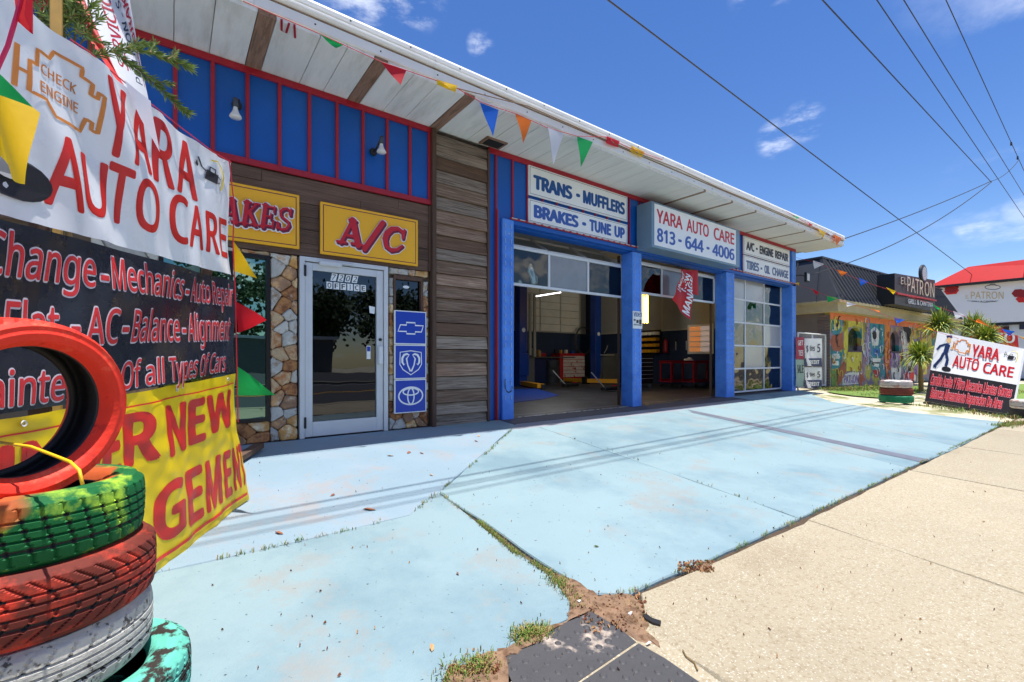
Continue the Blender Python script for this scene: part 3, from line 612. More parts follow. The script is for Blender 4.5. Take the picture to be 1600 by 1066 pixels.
mb = MB(); mb.add([Vector((1.99, yy, .93)), Vector((2.04, yy, .93)), Vector((2.04, yy, 1.10)), Vector((1.99, yy, 1.10))], [(0, 1, 2, 3)]); mb.build('notice', M_wwht, od)
mb = MB(); mb.add([Vector((1.995, yy - .002, 1.03)), Vector((2.035, yy - .002, 1.03)), Vector((2.035, yy - .002, 1.09)), Vector((1.995, yy - .002, 1.09))], [(0, 1, 2, 3)]); mb.build('print', M_logo, od)

# --- garage front above the bays
bxs = [3.82, 3.955, 4.27, 4.57] + [4.886 + .316 * i for i in range(31)]
bxs = [b for b in bxs if b < 14.4] + [14.58]
for a, b in zip(bxs[:-1], bxs[1:]):
    P('panel', MB().bbox(a + .002, b - .002, -.01, .028, 3.13 if a > 4.2 else 0.0, 4.06, .003), M_blue)
for x in bxs[1:]:
    m = M_red
    P('batten', MB().bbox(x - .016, x + .016, -.036, -.011, 3.13 if x > 4.2 else .0, 4.04, .003), m)
P('trim', MB().bbox(3.82, 14.62, -.04, -.011, 4.04, 4.12, .003), M_red)
P('header', MB().bbox(4.2, 14.62, -.05, .22, 3.03, 3.10, .006), M_blue)
P('trim', MB().bbox(4.2, 14.6, -.075, -.051, 3.095, 3.125, .003), M_red)
rl = MB()
x = 4.22
while x < 14.55: rl.box(x, x + .10, -.088, -.076, 3.106, 3.118); x += .16
rl.build('rope_light', mat('rope_white', S(205, 205, 200), .4), bld, kind='stuff')
# posts
def post(x0, x1, z1=2.98, y0=-.05):
    o = P('post', MB().bbox(x0, x1, y0, .24, -.03, z1, .012), M_post); r = MB(); z = .45
    for xx in (x0 + .05, x1 - .06):
        z = .3
        while z < z1 - .1: r.box(xx - .006, xx + .006, y0 - .012, y0 - .001, z, z + .07); z += .115
    r.build('rope_light', mat('rope_bluish', S(150, 175, 215), .4), o, kind='stuff'); return o
post(4.06, 4.28, 3.095, -.055); post(7.17, 7.45, 3.02); post(10.68, 10.90, 3.02); post(10.91, 11.12, 3.09, -.02); post(14.34, 14.60, 4.04)
# corner glyph on the posts: a tube hook at the foot of the first post
P('rope_light', MB().tube([(4.10, -.065, .62), (4.10, -.065, .5), (4.12, -.065, .44), (4.17, -.065, .41), (4.22, -.065, .43), (4.235, -.065, .5)], .007, 6), M_black)
P('pipe', MB().tube([(3.955, -.06, .0), (3.955, -.06, 3.2)], .014, 8), M_red)

M_milk = mat('milky_pane', S(176, 174, 166), .22, var=.08, vscale=2, coat=.4); M_milk2 = mat('milky_pane_grey', S(132, 134, 136), .2, var=.15, vscale=2, coat=.4)
# --- roll-up doors
def rail(x0, x1, y, z0, z1, par, name='rail'): return MB().bbox(x0, x1, y - .02, y + .025, z0, z1, .004).build(name, M_alud, par)
def roll_door(x0, x1, rows, y=.26, zb=.02, curved=True, npan=3):
    d = P('garage_door', MB().box(x0, x1, y + .03, y + .034, 0, .001), M_alud)
    w_ = (x1 - x0) / npan; zt = zb
    for r_ in range(rows):
        h = .605; z0 = zb + r_ * h
        rail(x0, x1, y, z0, z0 + .045, d)
        for q in range(npan + 1): MB().bbox(x0 + q * w_ - .022, x0 + q * w_ + .022, y - .02, y + .025, z0 + .046, z0 + h - .001, .004).build('stile', M_alud, d)
        for q in range(npan): B(x0 + q * w_ + .023, x0 + (q + 1) * w_ - .023, y, y + .005, z0 + .046, z0 + h - .001).build('pane', (M_milk if (rows - 1 - r_, q) in ((0, 0), (0, 1), (1, 0), (2, 2), (3, 1)) else G_pane2) if rows > 2 else (M_milk2 if q == 1 else G_pane), d)
        zt = z0 + h
    rail(x0, x1, y, zt, zt + .045, d)
    if curved:   # next section leans back into the curve, the rest lies under the ceiling
        a = Vector((0, y, zt + .05)); b = Vector((0, y + .50, zt + .36))
        def strip(xa, xb, m, nm, t=.02, ya=0.0, yb=1.0):
            pa = a.lerp(b, ya); pb = a.lerp(b, yb); n = Vector((0, -(b - a).z, (b - a).y)).normalized() * t
            mb = MB(); mb.prism([Vector((xa, pa.y, pa.z)), Vector((xb, pa.y, pa.z)), Vector((xb, pb.y, pb.z)), Vector((xa, pb.y, pb.z))], n); mb.build(nm, m, d)
        for q in range(npan): strip(x0 + q * w_ + .023, x0 + (q + 1) * w_ - .023, G_pane, 'pane', .004, .08, .94)
        for q in range(npan + 1): strip(x0 + q * w_ - .02, x0 + q * w_ + .02, M_alud, 'stile')
        for q in (.0, .95): strip(x0 + .021, x1 - .021, M_alud, 'rail', .02, q, q + .05)
        for s in range(3):
            yb = b.y + .02 + s * .61
            MB().box(x0, x1, yb, yb + .045, b.z - .02, b.z + .02).build('rail', M_alud, d)
            for q in range(npan + 1): B(x0 + q * w_ - .02, x0 + q * w_ + .02, yb + .046, yb + .60, b.z - .02, b.z + .02).build('stile', M_alud, d)
    return d
roll_door(4.30, 7.22, 1, zb=2.14)
roll_door(7.47, 10.66, 1, zb=2.28)
roll_door(11.13, 14.33, 5, zb=.04, curved=False)
for x in (4.30, 7.20, 7.46, 10.64):   # vertical tracks
    P('door_track', MB().box(x, x + .03, .31, .36, 0, 3.0), M_woodv)

# --- roof
YF = -.98
XE = 15.35
rf = P('roof', B(-7, XE, YF + .012, 8.6, 4.20, 4.33), M_gutter)
fa = MB(); prof = [(YF, 4.165), (YF - .012, 4.17), (YF - .012, 4.262), (YF + .02, 4.268), (YF + .02, 4.285), (YF - .03, 4.292), (YF - .045, 4.31), (YF - .045, 4.33), (YF - .03, 4.345), (YF - .04, 4.36), (YF - .04, 4.40), (YF - .02, 4.43), (YF + .05, 4.45), (YF + .3, 4.45), (YF + .3, 4.2), (YF + .012, 4.165)]
def extr(prof, x0, x1):
    mb = MB(); n = len(prof); mb.add([(x0, a, b) for a, b in prof] + [(x1, a, b) for a, b in prof], [(i, (i + 1) % n, (i + 1) % n + n, i + n) for i in range(n)] + [tuple(range(n)), tuple(range(2 * n - 1, n - 1, -1))]); return mb
for a, b in ((-7, .6), (.603, 2.42), (2.423, 4.55), (4.553, 7.6), (7.603, 11.4), (11.403, XE + .02)):
    o = P('fascia', extr(prof, a, b), M_fas); recalc(o)
P('gutter_line', B(-7, XE, YF - .006, YF + .019, 4.269, 4.284), M_rust)
o = P('fascia', B(XE, XE + .04, YF, 8.6, 4.165, 4.44), M_fas)
rv = MB()
for i in range(46): 
    x = -.2 + i * .33 + random.uniform(-.03, .03); rv.lathe([(.0001, -.006), (.007, -.004), (.009, 0)], 8, Matrix.Translation((x, YF - .041 if i % 2 else YF - .013, 4.38 if i % 2 else 4.215)) @ Matrix.Rotation(R(-90), 4, 'X'))
rv.build('screws', M_dark, bld, kind='stuff')
# soffit panels and beams (z = 4.13)
def sx(px, py): return wz(px, py, 4.14).x
ed = [-7, -5.4, -3.9, -2.7, -1.5, -.75, sx(272, 0) , sx(337, 0), sx(403.7, 15)]
segs = []
def pan(a, b, m=M_soff, nm='soffit_panel', y1=-.005, zz_=4.125): P(nm, MB().bbox(a + .003, b - .003, YF + .012, y1, zz_, 4.165, .003), m)
for a, b in zip(ed[:-1], ed[1:]): pan(a, b)
b1a, b1b = sx(403.7, 15), sx(432.5, 26); b2a, b2b = sx(583.7, 92.5), sx(600, 107.5); b3a, b3b = sx(722.5, 150), sx(740, 155)
for a, b in ((b1a, b1b), (b2a, b2b), (b3a, b3b)): pan(a, b, M_beam, 'soffit_beam', zz_=4.118)
mid1 = [b1b, b1b + (b2a - b1b) * .42, b1b + (b2a - b1b) * .70, b2a]
for a, b in zip(mid1[:-1], mid1[1:]): pan(a, b)
m2 = [b2b, b2b + .30, b2b + .6, b3a]
for a, b in zip(m2[:-1], m2[1:]): pan(a, b)
xa = b3b; stops = [b3b, 3.35]
pan(b3b, 3.45)
seams = [sx(1092, 300), sx(1135, 317), sx(1175, 331), sx(1222, 350), sx(1250, 362), sx(1278, 373)]
x = 3.45
while x < seams[0] - .1:
    pan(x, min(x + .30, seams[0]), M_soffr, 'soffit_board'); x += .30
prev = seams[0]
for s in seams[1:] + [XE]:
    P('soffit_beam', MB().bbox(prev, prev + .07, YF + .012, -.005, 4.12, 4.165, .003), M_rust)
    q = prev + .07; n = max(1, round((s - q) / .42)); 
    for i in range(n): pan(q + (s - q) * i / n, q + (s - q) * (i + 1) / n, M_soffr, 'soffit_board')
    prev = s
vt = P('soffit_vent', B(3.62, 3.98, -.30, -.06, 4.105, 4.124), M_beam); B(3.66, 3.94, -.27, -.09, 4.10, 4.1045).build('grille', M_dark, vt)
# red letters left on the soffit
ul = MB(); zf = lambda a, b: Vector((a, b, 4.115)); u = wz(440, 30, 4.115); v2 = wz(440, 48, 4.115); v3 = wz(447, 52, 4.115); v4 = wz(452, 36, 4.115); i1 = wz(460, 38, 4.115); i2 = wz(461, 60, 4.115)
stroke2d(ul, [(u.x, u.y), (v2.x, v2.y), (v3.x, v3.y), (v4.x, v4.y)], .02, zf); stroke2d(ul, [(i1.x, i1.y), (i2.x, i2.y)], .02, zf)
ul.build('painted_mark', M_red, bld)

# =================================================================== SIGNS ON THE FACADE
def board(name, label, x0, x1, z0, z1, y, m, border=None, bw=.01, th=.03, ins=.03, group=None):
    t = thing(name, label, 'sign', (x0, y, z0), group)
    MB().bbox(x0, x1, y, y + th, z0, z1, .004).build('board', m, t)
    if border:
        a, b, c, d = x0 + ins, x1 - ins, z0 + ins, z1 - ins; mb = MB()
        for q in ((a, b, c, c + bw), (a, b, d - bw, d), (a, a + bw, c + bw, d - bw), (b - bw, b, c + bw, d - bw)): mb.add([(q[0], y - .002, q[2]), (q[1], y - .002, q[2]), (q[1], y - .002, q[3]), (q[0], y - .002, q[3])], [(0, 1, 2, 3)])
        mb.build('border', border, t)
    return t
# swelling serif letters (Cooper style) from strokes
def slabtext(mb, s, x0, x1, z0, z1, fn, grow=0.0, dx=0, dz=0, sh=.22, eps=0.0):
    G = {'A': ([[(0.10, 0), (.42, 1)], [(.42, 1), (.86, 0)], [(.22, .34), (.74, .34)]], [.16, .30, .14], [[(-.06, .04), (.30, .04)], [(.56, .04), (1.04, .04)], [(.28, .98), (.56, .98)]]),
         'K': ([[(.2, 0), (.2, 1)], [(.28, .44), (.78, .96)], [(.40, .56), (.86, .02)]], [.30, .16, .28], [[(0, .04), (.44, .04)], [(0, .96), (.44, .96)], [(.62, .96), (1.0, .96)], [(.62, .04), (1.04, .04)]]),
         'E': ([[(.2, 0), (.2, 1)], [(.2, .08), (.9, .08)], [(.2, .92), (.86, .92)], [(.2, .5), (.66, .5)], [(.88, .03), (.92, .34)], [(.84, .97), (.86, .70)], [(.66, .38), (.66, .64)]], [.30, .15, .15, .14, .14, .12, .10], [[(0, .04), (.3, .04)], [(0, .96), (.3, .96)]]),
         'R': ([[(.2, 0), (.2, 1)], [(.2, .93), (.6, .93), (.82, .84), (.84, .66), (.66, .52), (.3, .50)], [(.5, .5), (.9, .03)]], [.30, .17, .26], [[(0, .04), (.44, .04)], [(0, .96), (.3, .96)], [(.7, .04), (1.04, .04)]]),
         'B': ([[(.2, 0), (.2, 1)], [(.2, .94), (.6, .93), (.8, .85), (.78, .64), (.5, .52)], [(.4, .52), (.8, .45), (.9, .26), (.76, .08), (.2, .07)]], [.3, .17, .19], [[(0, .04), (.3, .04)], [(0, .96), (.3, .96)]]),
         'S': ([[(.90, .72), (.86, .88), (.62, .98), (.34, .94), (.14, .80), (.22, .60), (.50, .50), (.80, .40), (.92, .24), (.76, .06), (.42, 0), (.14, .08), (.06, .28)]], [.20], [[(.90, .70), (.93, .99)], [(.06, .30), (.03, .01)]]),
         'C': ([[(.92, .68), (.84, .88), (.60, .98), (.32, .92), (.12, .70), (.08, .44), (.20, .14), (.46, .0), (.74, .06), (.96, .26)]], [[.16, .2, .22, .26, .3, .3, .26, .22, .16, .12]], [[(.92, .60), (.94, .96)]]),
         '/': ([[(.0, -.12), (1.0, 1.12)]], [.26], [])}
    wd_ = {'A': 1.0, '/': .62, 'C': 1.0, 'S': .86, 'E': .88, 'K': 1.0, 'R': 1.0, 'B': .95}; tot = sum(wd_[c] for c in s) + .16 * (len(s) - 1); X = 0; H = z1 - z0; W_ = x1 - x0; ee = eps
    for c in s:
        st, wi, ser = G[c]
        def T(p): return (x0 + dx + (X + p[0] * wd_[c] + (p[1] - .5) * sh * .9) / tot * W_, z0 + dz + p[1] * H)
        us = W_ / tot
        for p, w_ in list(zip(st, wi)) + [(q, .13) for q in ser]:
            ee += .00025; f2 = lambda a, b, ee=ee: fn(a, b) + Vector((0, -ee, 0)); q = [T(a) for a in p]
            ww = [x_ * us * .9 + 2 * grow for x_ in w_] if isinstance(w_, list) else w_ * us * .9 + 2 * grow
            stroke2d(mb, q, ww, f2)
            for e, wv in ((q[0], ww[0] if isinstance(ww, list) else ww), (q[-1], ww[-1] if isinstance(ww, list) else ww)):
                ee += .00025; f3 = lambda a, b, ee=ee: fn(a, b) + Vector((0, -ee, 0)); poly2d(mb, ell(e[0], e[1], wv / 2, wv / 2, 14), f3)
        X += wd_[c] + .16
    return mb
M_shadow = mat('letter_purple', S(120, 24, 56), .5)
def cooper(t, s, x0, x1, z0, z1, y):
    slabtext(MB(), s, x0, x1, z0, z1, face(y - .003), .022, .012, -.012, eps=0).build('lettering_outline', M_wwht, t)
    slabtext(MB(), s, x0, x1, z0, z1, face(y - .009), .006, .016, -.016).build('lettering_shadow', M_shadow, t)
    slabtext(MB(), s, x0, x1, z0, z1, face(y - .016)).build('lettering', M_sred, t)
t = board('brakes_sign', 'yellow BRAKES sign board with red letters, half hidden by the banner', -.08, 1.18, 2.2, 2.82, -.05, M_wyel, M_shadow, .009)
cooper(t, 'BRAKES', .08, 1.08, 2.385, 2.635, -.05)
t = board('air_conditioning_sign', 'yellow A/C sign board with red letters above the office door', 1.41, 2.66, 2.18, 2.80, -.05, M_wyel, M_shadow, .009)
cooper(t, 'A/C', 1.64, 2.45, 2.34, 2.64, -.05)
def wsign(name, label, x0, x1, z0, z1, words, c, y=-.06, bold=.075):
    t = board(name, label, x0, x1, z0, z1, y, M_wwht, M_navy, .006, ins=.022)
    mb = MB()
    for s, a, b, lo, hi in words: lettering(mb, s, a, b, lo, hi, face(y - .003), bold)
    mb.build('lettering', c, t); return t
zt0, zt1 = 3.67, 3.90
wsign('transmission_sign', 'upper white sign reading TRANS - MUFFLERS in dark blue over the first bay', 4.57, 7.0, 3.56, 4.035, [('TRANS', 4.66, 5.53, zt0, zt1), ('-', 5.62, 5.72, 3.765, 3.79), ('MUFFLERS', 5.79, 6.92, zt0, zt1)], M_sblue)
wsign('brake_service_sign', 'lower white sign reading BRAKES - TUNE UP in blue over the first bay', 4.57, 7.0, 3.12, 3.50, [('BRAKES', 4.67, 5.68, 3.21, 3.42), ('-', 5.77, 5.87, 3.295, 3.32), ('TUNE', 5.95, 6.53, 3.21, 3.42), ('UP', 6.62, 6.92, 3.21, 3.42)], M_sblue2)
wsign('engine_repair_sign', 'upper white sign reading A/C - ENGINE REPAIR over the closed bay', 11.5, 14.15, 3.57, 4.02, [('A/C', 11.62, 12.05, 3.68, 3.90), ('-', 12.13, 12.23, 3.77, 3.795), ('ENGINE', 12.33, 13.12, 3.68, 3.90), ('REPAIR', 13.22, 14.05, 3.68, 3.90)], M_navy)
wsign('oil_change_sign', 'lower white sign reading TIRES - OIL CHANGE over the closed bay', 11.5, 14.15, 3.09, 3.54, [('TIRES', 11.62, 12.3, 3.20, 3.42), ('-', 12.38, 12.48, 3.29, 3.315), ('OIL', 12.6, 12.92, 3.20, 3.42), ('CHANGE', 13.05, 14.05, 3.20, 3.42)], mat('letter_slate', S(88, 108, 142), .4))
# light box
t = thing('lightbox_sign', 'big grey box sign with white face, shop name in red and phone number in blue', 'sign', (7.29, -.4, 3.04))
MB().bbox(7.29, 10.62, -.40, -.041, 3.06, 3.93, .01).build('cabinet', M_boxg, t)
MB().bbox(7.36, 10.42, -.412, -.401, 3.10, 3.89, .003).build('face_panel', M_boxw, t)
mb = MB(); f_ = face(-.415)
for s, a, b in (('YARA', 7.42, 8.28), ('AUTO', 8.42, 9.26), ('CARE', 9.46, 10.34)): lettering(mb, s, a, b, 3.54, 3.80, f_, .03)
mb.build('lettering', M_sred, t)
mb = MB()
for s, a, b in (('813', 7.43, 8.03), ('-', 8.13, 8.25), ('644', 8.37, 9.06), ('-', 9.17, 9.29), ('4006', 9.40, 10.35)):
    lettering(mb, s, a, b, 3.18 if s != '-' else 3.29, 3.44 if s != '-' else 3.32, f_, .045)
mb.build('lettering', M_sblue2, t)
# three blue emblem panels
def logo_board(name, label, z0, z1):
    t = thing(name, label, 'sign', (2.325, -.05, z0), 'blue car emblem panels beside the office door')
    MB().bbox(2.325, 2.78, -.055, -.03, z0, z1, .003).build('board', M_wwht, t)
    MB().add([(2.34, -.0565, z0 + .014), (2.766, -.0565, z0 + .014), (2.766, -.0565, z1 - .014), (2.34, -.0565, z1 - .014)], [(0, 1, 2, 3)]).build('panel', M_logo, t); return t
f1 = face(-.0585); cxl = 2.553
t = logo_board('emblem_panel', 'top blue panel with a white bow tie cross emblem', 1.125, 1.57); zc = 1.35
bow = [(-.19, -.055), (-.065, -.055), (-.065, -.085), (.065, -.085), (.065, -.055), (.16, -.055), (.19, .03), (.065, .03), (.065, .065), (-.065, .065), (-.065, .03), (-.155, .03)]
mb = MB(); stroke2d(mb, [(cxl + a * .95, zc + b) for a, b in bow], .018, f1, closed=True); mb.build('emblem', M_wwht, t)
t = logo_board('emblem_panel', 'middle blue panel with a white ram head shield emblem', .665, 1.12); zc = .89
sh = [(-.15, .13), (0, .15), (.15, .13), (.155, -.03), (.11, -.10), (0, -.17), (-.11, -.10), (-.155, -.03)]
mb = MB(); stroke2d(mb, [(cxl + a, zc + b) for a, b in sh], .013, f1, closed=True)
for s in (-1, 1):
    stroke2d(mb, [(cxl + s * a, zc + b) for a, b in [(.022, .092), (.055, .108), (.095, .095), (.122, .05), (.12, -.005), (.098, -.038), (.082, -.02)]], [.014, .026, .03, .03, .028, .02, .006], f1)
    stroke2d(mb, [(cxl + s * a, zc + b) for a, b in [(.03, .085), (.062, .045), (.045, -.04), (.006, -.125)]], [.008, .022, .018, .022], face(-.0588))
mb.build('emblem', M_wwht, t)
t = logo_board('emblem_panel', 'bottom blue panel with a white emblem of three ovals', .215, .66); zc = .44
mb = MB(); stroke2d(mb, ell(cxl, zc, .17, .115, 40), .02, f1, True); stroke2d(mb, ell(cxl, zc - .005, .045, .105, 32), .018, face(-.0588), True); stroke2d(mb, ell(cxl, zc + .055, .11, .045, 32), .018, face(-.0591), True)
mb.build('emblem', M_wwht, t)
# small notice on the middle post
t = thing('post_notice', 'small white notice with blue print high on the post between the open bays', 'notice', (7.2, -.055, 1.5))
MB().bbox(7.16, 7.45, -.062, -.051, 1.52, 1.86, .002).build('board', M_wwht, t)
lettering(MB(), 'VIDEO', 7.18, 7.43, 1.755, 1.835, face(-.065), .03).build('lettering', M_sblue, t)
mb = MB()
for q in ((7.18, 7.24, 1.67, 1.70), (7.26, 7.33, 1.63, 1.69), (7.35, 7.42, 1.61, 1.70), (7.18, 7.42, 1.585, 1.60)): mb.add([(q[0], -.065, q[2]), (q[1], -.065, q[2]), (q[1], -.065, q[3]), (q[0], -.065, q[3])], [(0, 1, 2, 3)])
mb.build('print', M_black, t)

# lamps on the blue band
def bulb_lamp(name, label, px, py, ax_, ay_):
    p = wy(px, py, -.20); q = wy(ax_, ay_, -.03)
    t = thing(name, label, 'lamp', (q.x, -.0, q.z)); M_glassw = mat('bulb_white', S(232, 228, 222), .25, coat=.4)
    MB().lathe([(.0001, -.02), (.045, -.02), (.05, 0)], 16, Matrix.Translation((q.x, -.036, q.z)) @ Matrix.Rotation(R(-90), 4, 'X')).build('base', M_black, t)
    MB().tube([(q.x, -.04, q.z), (q.x + .01, -.12, q.z + .02), (p.x, -.19, p.z + .13)], .012, 8).build('arm', M_black, t)
    MB().lathe([(.0001, .15), (.022, .15), (.026, .10), (.026, .06), (.02, .055)], 16, Matrix.Translation(p)).build('socket', mat('socket_grey', S(70, 74, 84), .5), t, smooth=True)
    MB().lathe([(.02, .055), (.024, .03), (.034, .0), (.055, -.035), (.058, -.05), (.05, -.058), (.0001, -.062)], 20, Matrix.Translation(p)).build('bulb', M_glassw, t, smooth=True)
bulb_lamp('flood_lamp', 'reflector bulb on a stub arm at the left of the blue band', 368, 176, 370, 165)
bulb_lamp('flood_lamp', 'reflector bulb on an arm at the right of the blue band', 596, 232, 583, 238)
t = thing('floodlight', 'small black LED floodlight on the end post under the roof corner', 'lamp', (14.62, -.05, 3.3))
MB().tube([(14.62, -.02, 3.35), (14.75, -.1, 3.38), (14.86, -.18, 3.36)], .02, 8).build('arm', M_black, t)
MB().bbox(14.83, 15.08, -.24, -.17, 3.18, 3.46, .012).build('housing', M_black, t); MB().bbox(14.87, 15.04, -.245, -.241, 3.22, 3.42, .002).build('lens', mat('lens', S(205, 205, 200), .3), t)

# =================================================================== INSIDE THE BAYS
def fl(x, y):
    p = wz(x, y, 0)
    if p.y > 7.15: g0 = Vector((CP.x, CP.y, 0)); p = g0 + (p - g0) * ((7.15 - g0.y) / (p.y - g0.y))
    return p
def lift_post(px, py, label):
    p = fl(px, py); t = thing('lift_column', label, 'car lift', (p.x, p.y, 0), 'blue two post car lift columns')
    x, y = p.x, p.y
    MB().bbox(x - .16, x + .16, y - .14, y + .14, .02, 3.6, .01).build('column', M_lift, t); MB().bbox(x - .3, x + .3, y - .25, y + .25, 0, .02, .004).build('base_plate', M_lift, t)
    MB().bbox(x - .2, x + .2, y - .19, y - .141, .35, 1.1, .01).build('carriage', M_lift, t); MB().lathe([(.0001, 0), (.07, 0), (.075, .01)], 20, Matrix.Translation((x, y - .142, 1.9)) @ Matrix.Rotation(R(90), 4, 'X')).build('badge', M_wwht, t)
    return t
l1 = lift_post(814, 603, 'blue car lift column at the left of the first bay'); l2 = lift_post(931, 597, 'blue car lift column near the back wall of the first bay')
def bar(mb, a, b, w, h):
    a, b = Vector(a), Vector(b); d = (b - a).normalized(); s = Vector((-d.y, d.x, 0)) * w / 2; up = Vector((0, 0, h)); vs = [a - s, b - s, b + s, a + s]
    mb.add(vs + [v + up for v in vs], [(3, 2, 1, 0), (4, 5, 6, 7), (0, 1, 5, 4), (1, 2, 6, 5), (2, 3, 7, 6), (3, 0, 4, 7)]); return mb
p1, p2, p3 = fl(882, 597), fl(965, 601), fl(915, 600)
t = thing('lift_arm', 'yellow lift arm lying across the floor before the red tool chest', 'car lift', tuple(p1)); 
bar(MB(), p1 + Vector((0, 0, .06)), p3 + Vector((0, 0, .06)), .14, .12).build('arm', M_yel, t); bar(MB(), p3 + Vector((0.02, 0, .05)), p2 + Vector((0, 0, .05)), .18, .14).build('arm', M_yel, t); bar(MB(), p3 - Vector((.1, 0, 0)), p3 + Vector((.1, 0, 0)), .2, .26).build('pivot', M_black, t)
p1, p2 = fl(815, 603), fl(845, 609)
t = thing('lift_arm', 'short yellow lift arm at the foot of the left lift column', 'car lift', tuple(p1)); bar(MB(), p1 + Vector((0, 0, .05)), p2 + Vector((0, 0, .05)), .22, .12).build('arm', M_yel, t); bar(MB(), p2, p2 + Vector((.12, -.05, 0)), .14, .16).build('pad', M_black, t)
p1, p2 = fl(798, 616), fl(872, 618)
t = thing('car_ramp', 'low blue metal ramp on the floor of the first bay', 'ramp', tuple(p1)); mb = MB()
q = [fl(797, 630), fl(848, 624), fl(873, 618), fl(838, 611), fl(798, 612)]; mb.add([(v.x, v.y, .01 + .06 * (i in (3, 4))) for i, v in enumerate(q)] + [(v.x, v.y, 0) for v in q], [(0, 1, 2, 3, 4), (0, 5, 6, 1), (1, 6, 7, 2), (2, 7, 8, 3), (3, 8, 9, 4), (4, 9, 5, 0)]); recalc(mb.build('plate', M_lift, t))
# red tool chest
def chest(name, label, c, w, d, h, body, drw, ang=0, n=6, top=None):
    t = thing(name, label, 'tool chest', (c.x, c.y, 0)); x, y = c.x, c.y
    MB().bbox(x - w / 2, x + w / 2, y, y + d, .14, h, .012).build('cabinet', body, t)
    z = .2; dh = (h - .26) / n
    for i in range(n):
        dr = MB().bbox(x - w / 2 + .16, x + w / 2 - .03, y - .018, y - .001, z + .01, z + dh - .01, .005).build('drawer', drw, t)
        B(x - w / 2 + .2, x + w / 2 - .07, y - .035, y - .019, z + dh - .035, z + dh - .02).build('handle', M_alu, dr); z += dh
    for sx_ in (-1, 1):
        for sy in (.08, d - .08): MB().lathe([(.0001, -.025), (.05, -.025), (.06, -.012), (.06, .012), (.05, .025), (.0001, .025)], 14, Matrix.Translation((x + sx_ * (w / 2 - .1), y + sy, .062)) @ Matrix.Rotation(R(90), 4, 'Y')).build('caster', M_black if sy > .1 else mat('wheel_grey', S(170, 170, 165), .5), t)
    MB().bbox(x - w / 2 - .02, x + w / 2 + .02, y - .02, y + d, h, h + .03, .005).build('top', top or body, t); return t
c = fl(895, 595); chest('tool_chest', 'red tool chest with white drawer fronts under the back wall', c, 1.35, .5, 1.1, mat('chest_red', S(176, 34, 38), .4, var=.1), mat('drawer_white', S(206, 196, 190), .4, var=.15, c2=S(150, 30, 34), c2scale=4, c2lo=.55, c2hi=.6))
c = fl(1012, 606); chest('tool_chest', 'tall black tool chest on casters inside the second bay', c + Vector((-.25, 0, 0)), 1.1, .55, 1.02, mat('chest_black', (.012, .012, .014), .35), mat('drawer_black', (.016, .016, .018), .3), n=6)
# grey cabinets
c = fl(952, 597); t = thing('parts_washer', 'grey sloping cabinet beside the right lift column', 'cabinet', (c.x, c.y, 0)); x, y = c.x, c.y
recalc(MB().prism([(x - .35, y, 0), (x + .75, y, 0), (x + .75, y, 1.25), (x + .35, y, 1.05), (x - .35, y, 1.0)], (0, .6, 0)).build('cabinet', mat('cab_grey', S(96, 96, 92), .5, var=.1), t)); B(x - .37, x + .3, y - .01, y + .62, 1.051, 1.09).build('lid', M_inner, t)
c = fl(824, 596); t = thing('workbench', 'dark blue workbench with grey end behind the left lift column', 'bench', (c.x, c.y, 0)); x, y = c.x, c.y
MB().bbox(x - .3, x + .35, y, y + .6, 0, .95, .01).build('cabinet', mat('bench_grey', S(110, 112, 116), .5), t); MB().bbox(x + .36, x + 1.4, y, y + .6, 0, .92, .01).build('cabinet', mat('bench_navy', S(24, 40, 86), .5), t); MB().bbox(x - .35, x + 2.4, y - .03, y + .62, .951, 1.0, .006).build('bench_top', mat('bench_top', S(90, 88, 84), .6), t)
MB().bbox(x - .2, x + .2, y + .1, y + .4, 1.001, 1.12, .02).build('tray', M_yel, t)
# white door tracks
for px in (822, 829, 836):
    p = fl(px, 592); P('door_track', B(p.x - .05, p.x + .05, p.y, p.y + .06, 1.05, 3.3), M_inner)
# clutter: drum, tyre pile, boxes and bottles, wall tools, jack
dr_ = fl(862, 597); t = thing('oil_drum', 'dark steel oil drum left of the red tool chest', 'drum', (dr_.x, dr_.y, 0)); MB().lathe([(.0001, .88), (.27, .88), (.29, .86), (.28, .6), (.295, .58), (.28, .56), (.28, .32), (.295, .30), (.28, .28), (.28, .02), (.29, 0), (.0001, 0)][::-1], 22, Matrix.Translation((dr_.x, dr_.y, 0))).build('body', mat('drum_black', (.03, .035, .045), .45, var=.2), t, smooth=False)
rb_ = random.Random(9); BC = [mat('carton_tan', S(176, 140, 96), .8, var=.1), mat('jug_blue', S(30, 70, 150), .4), mat('jug_white', S(210, 210, 205), .4), mat('jug_red', S(160, 30, 30), .4), M_black, M_yel]
for i, (px, hgt, lb) in enumerate(((832, 1.0, 'small dark parts box on the workbench behind the left lift column'), (840, 1.0, 'white jug standing on the workbench behind the left lift column'), (848, 1.0, 'tan carton on the far end of the workbench'), (854, 1.0, 'low red can at the right end of the workbench'))):
    q = fl(px, 596); w_ = rb_.uniform(.12, .26); h_ = rb_.uniform(.12, .34); bt = thing('workshop_box' if i in (0, 2) else 'fluid_can', lb, 'box' if i in (0, 2) else 'can', (q.x, q.y + .25, hgt)); MB().bbox(q.x - w_ / 2, q.x + w_ / 2, q.y + .15, q.y + .35, hgt, hgt + h_, .015).build('body', BC[(4, 2, 0, 3)[i]], bt)
    B(q.x - w_ / 6, q.x + w_ / 6, q.y + .2, q.y + .3, hgt + h_ + .001, hgt + h_ + .03).build('lid', BC[(i * 2 + 1) % 6], bt)
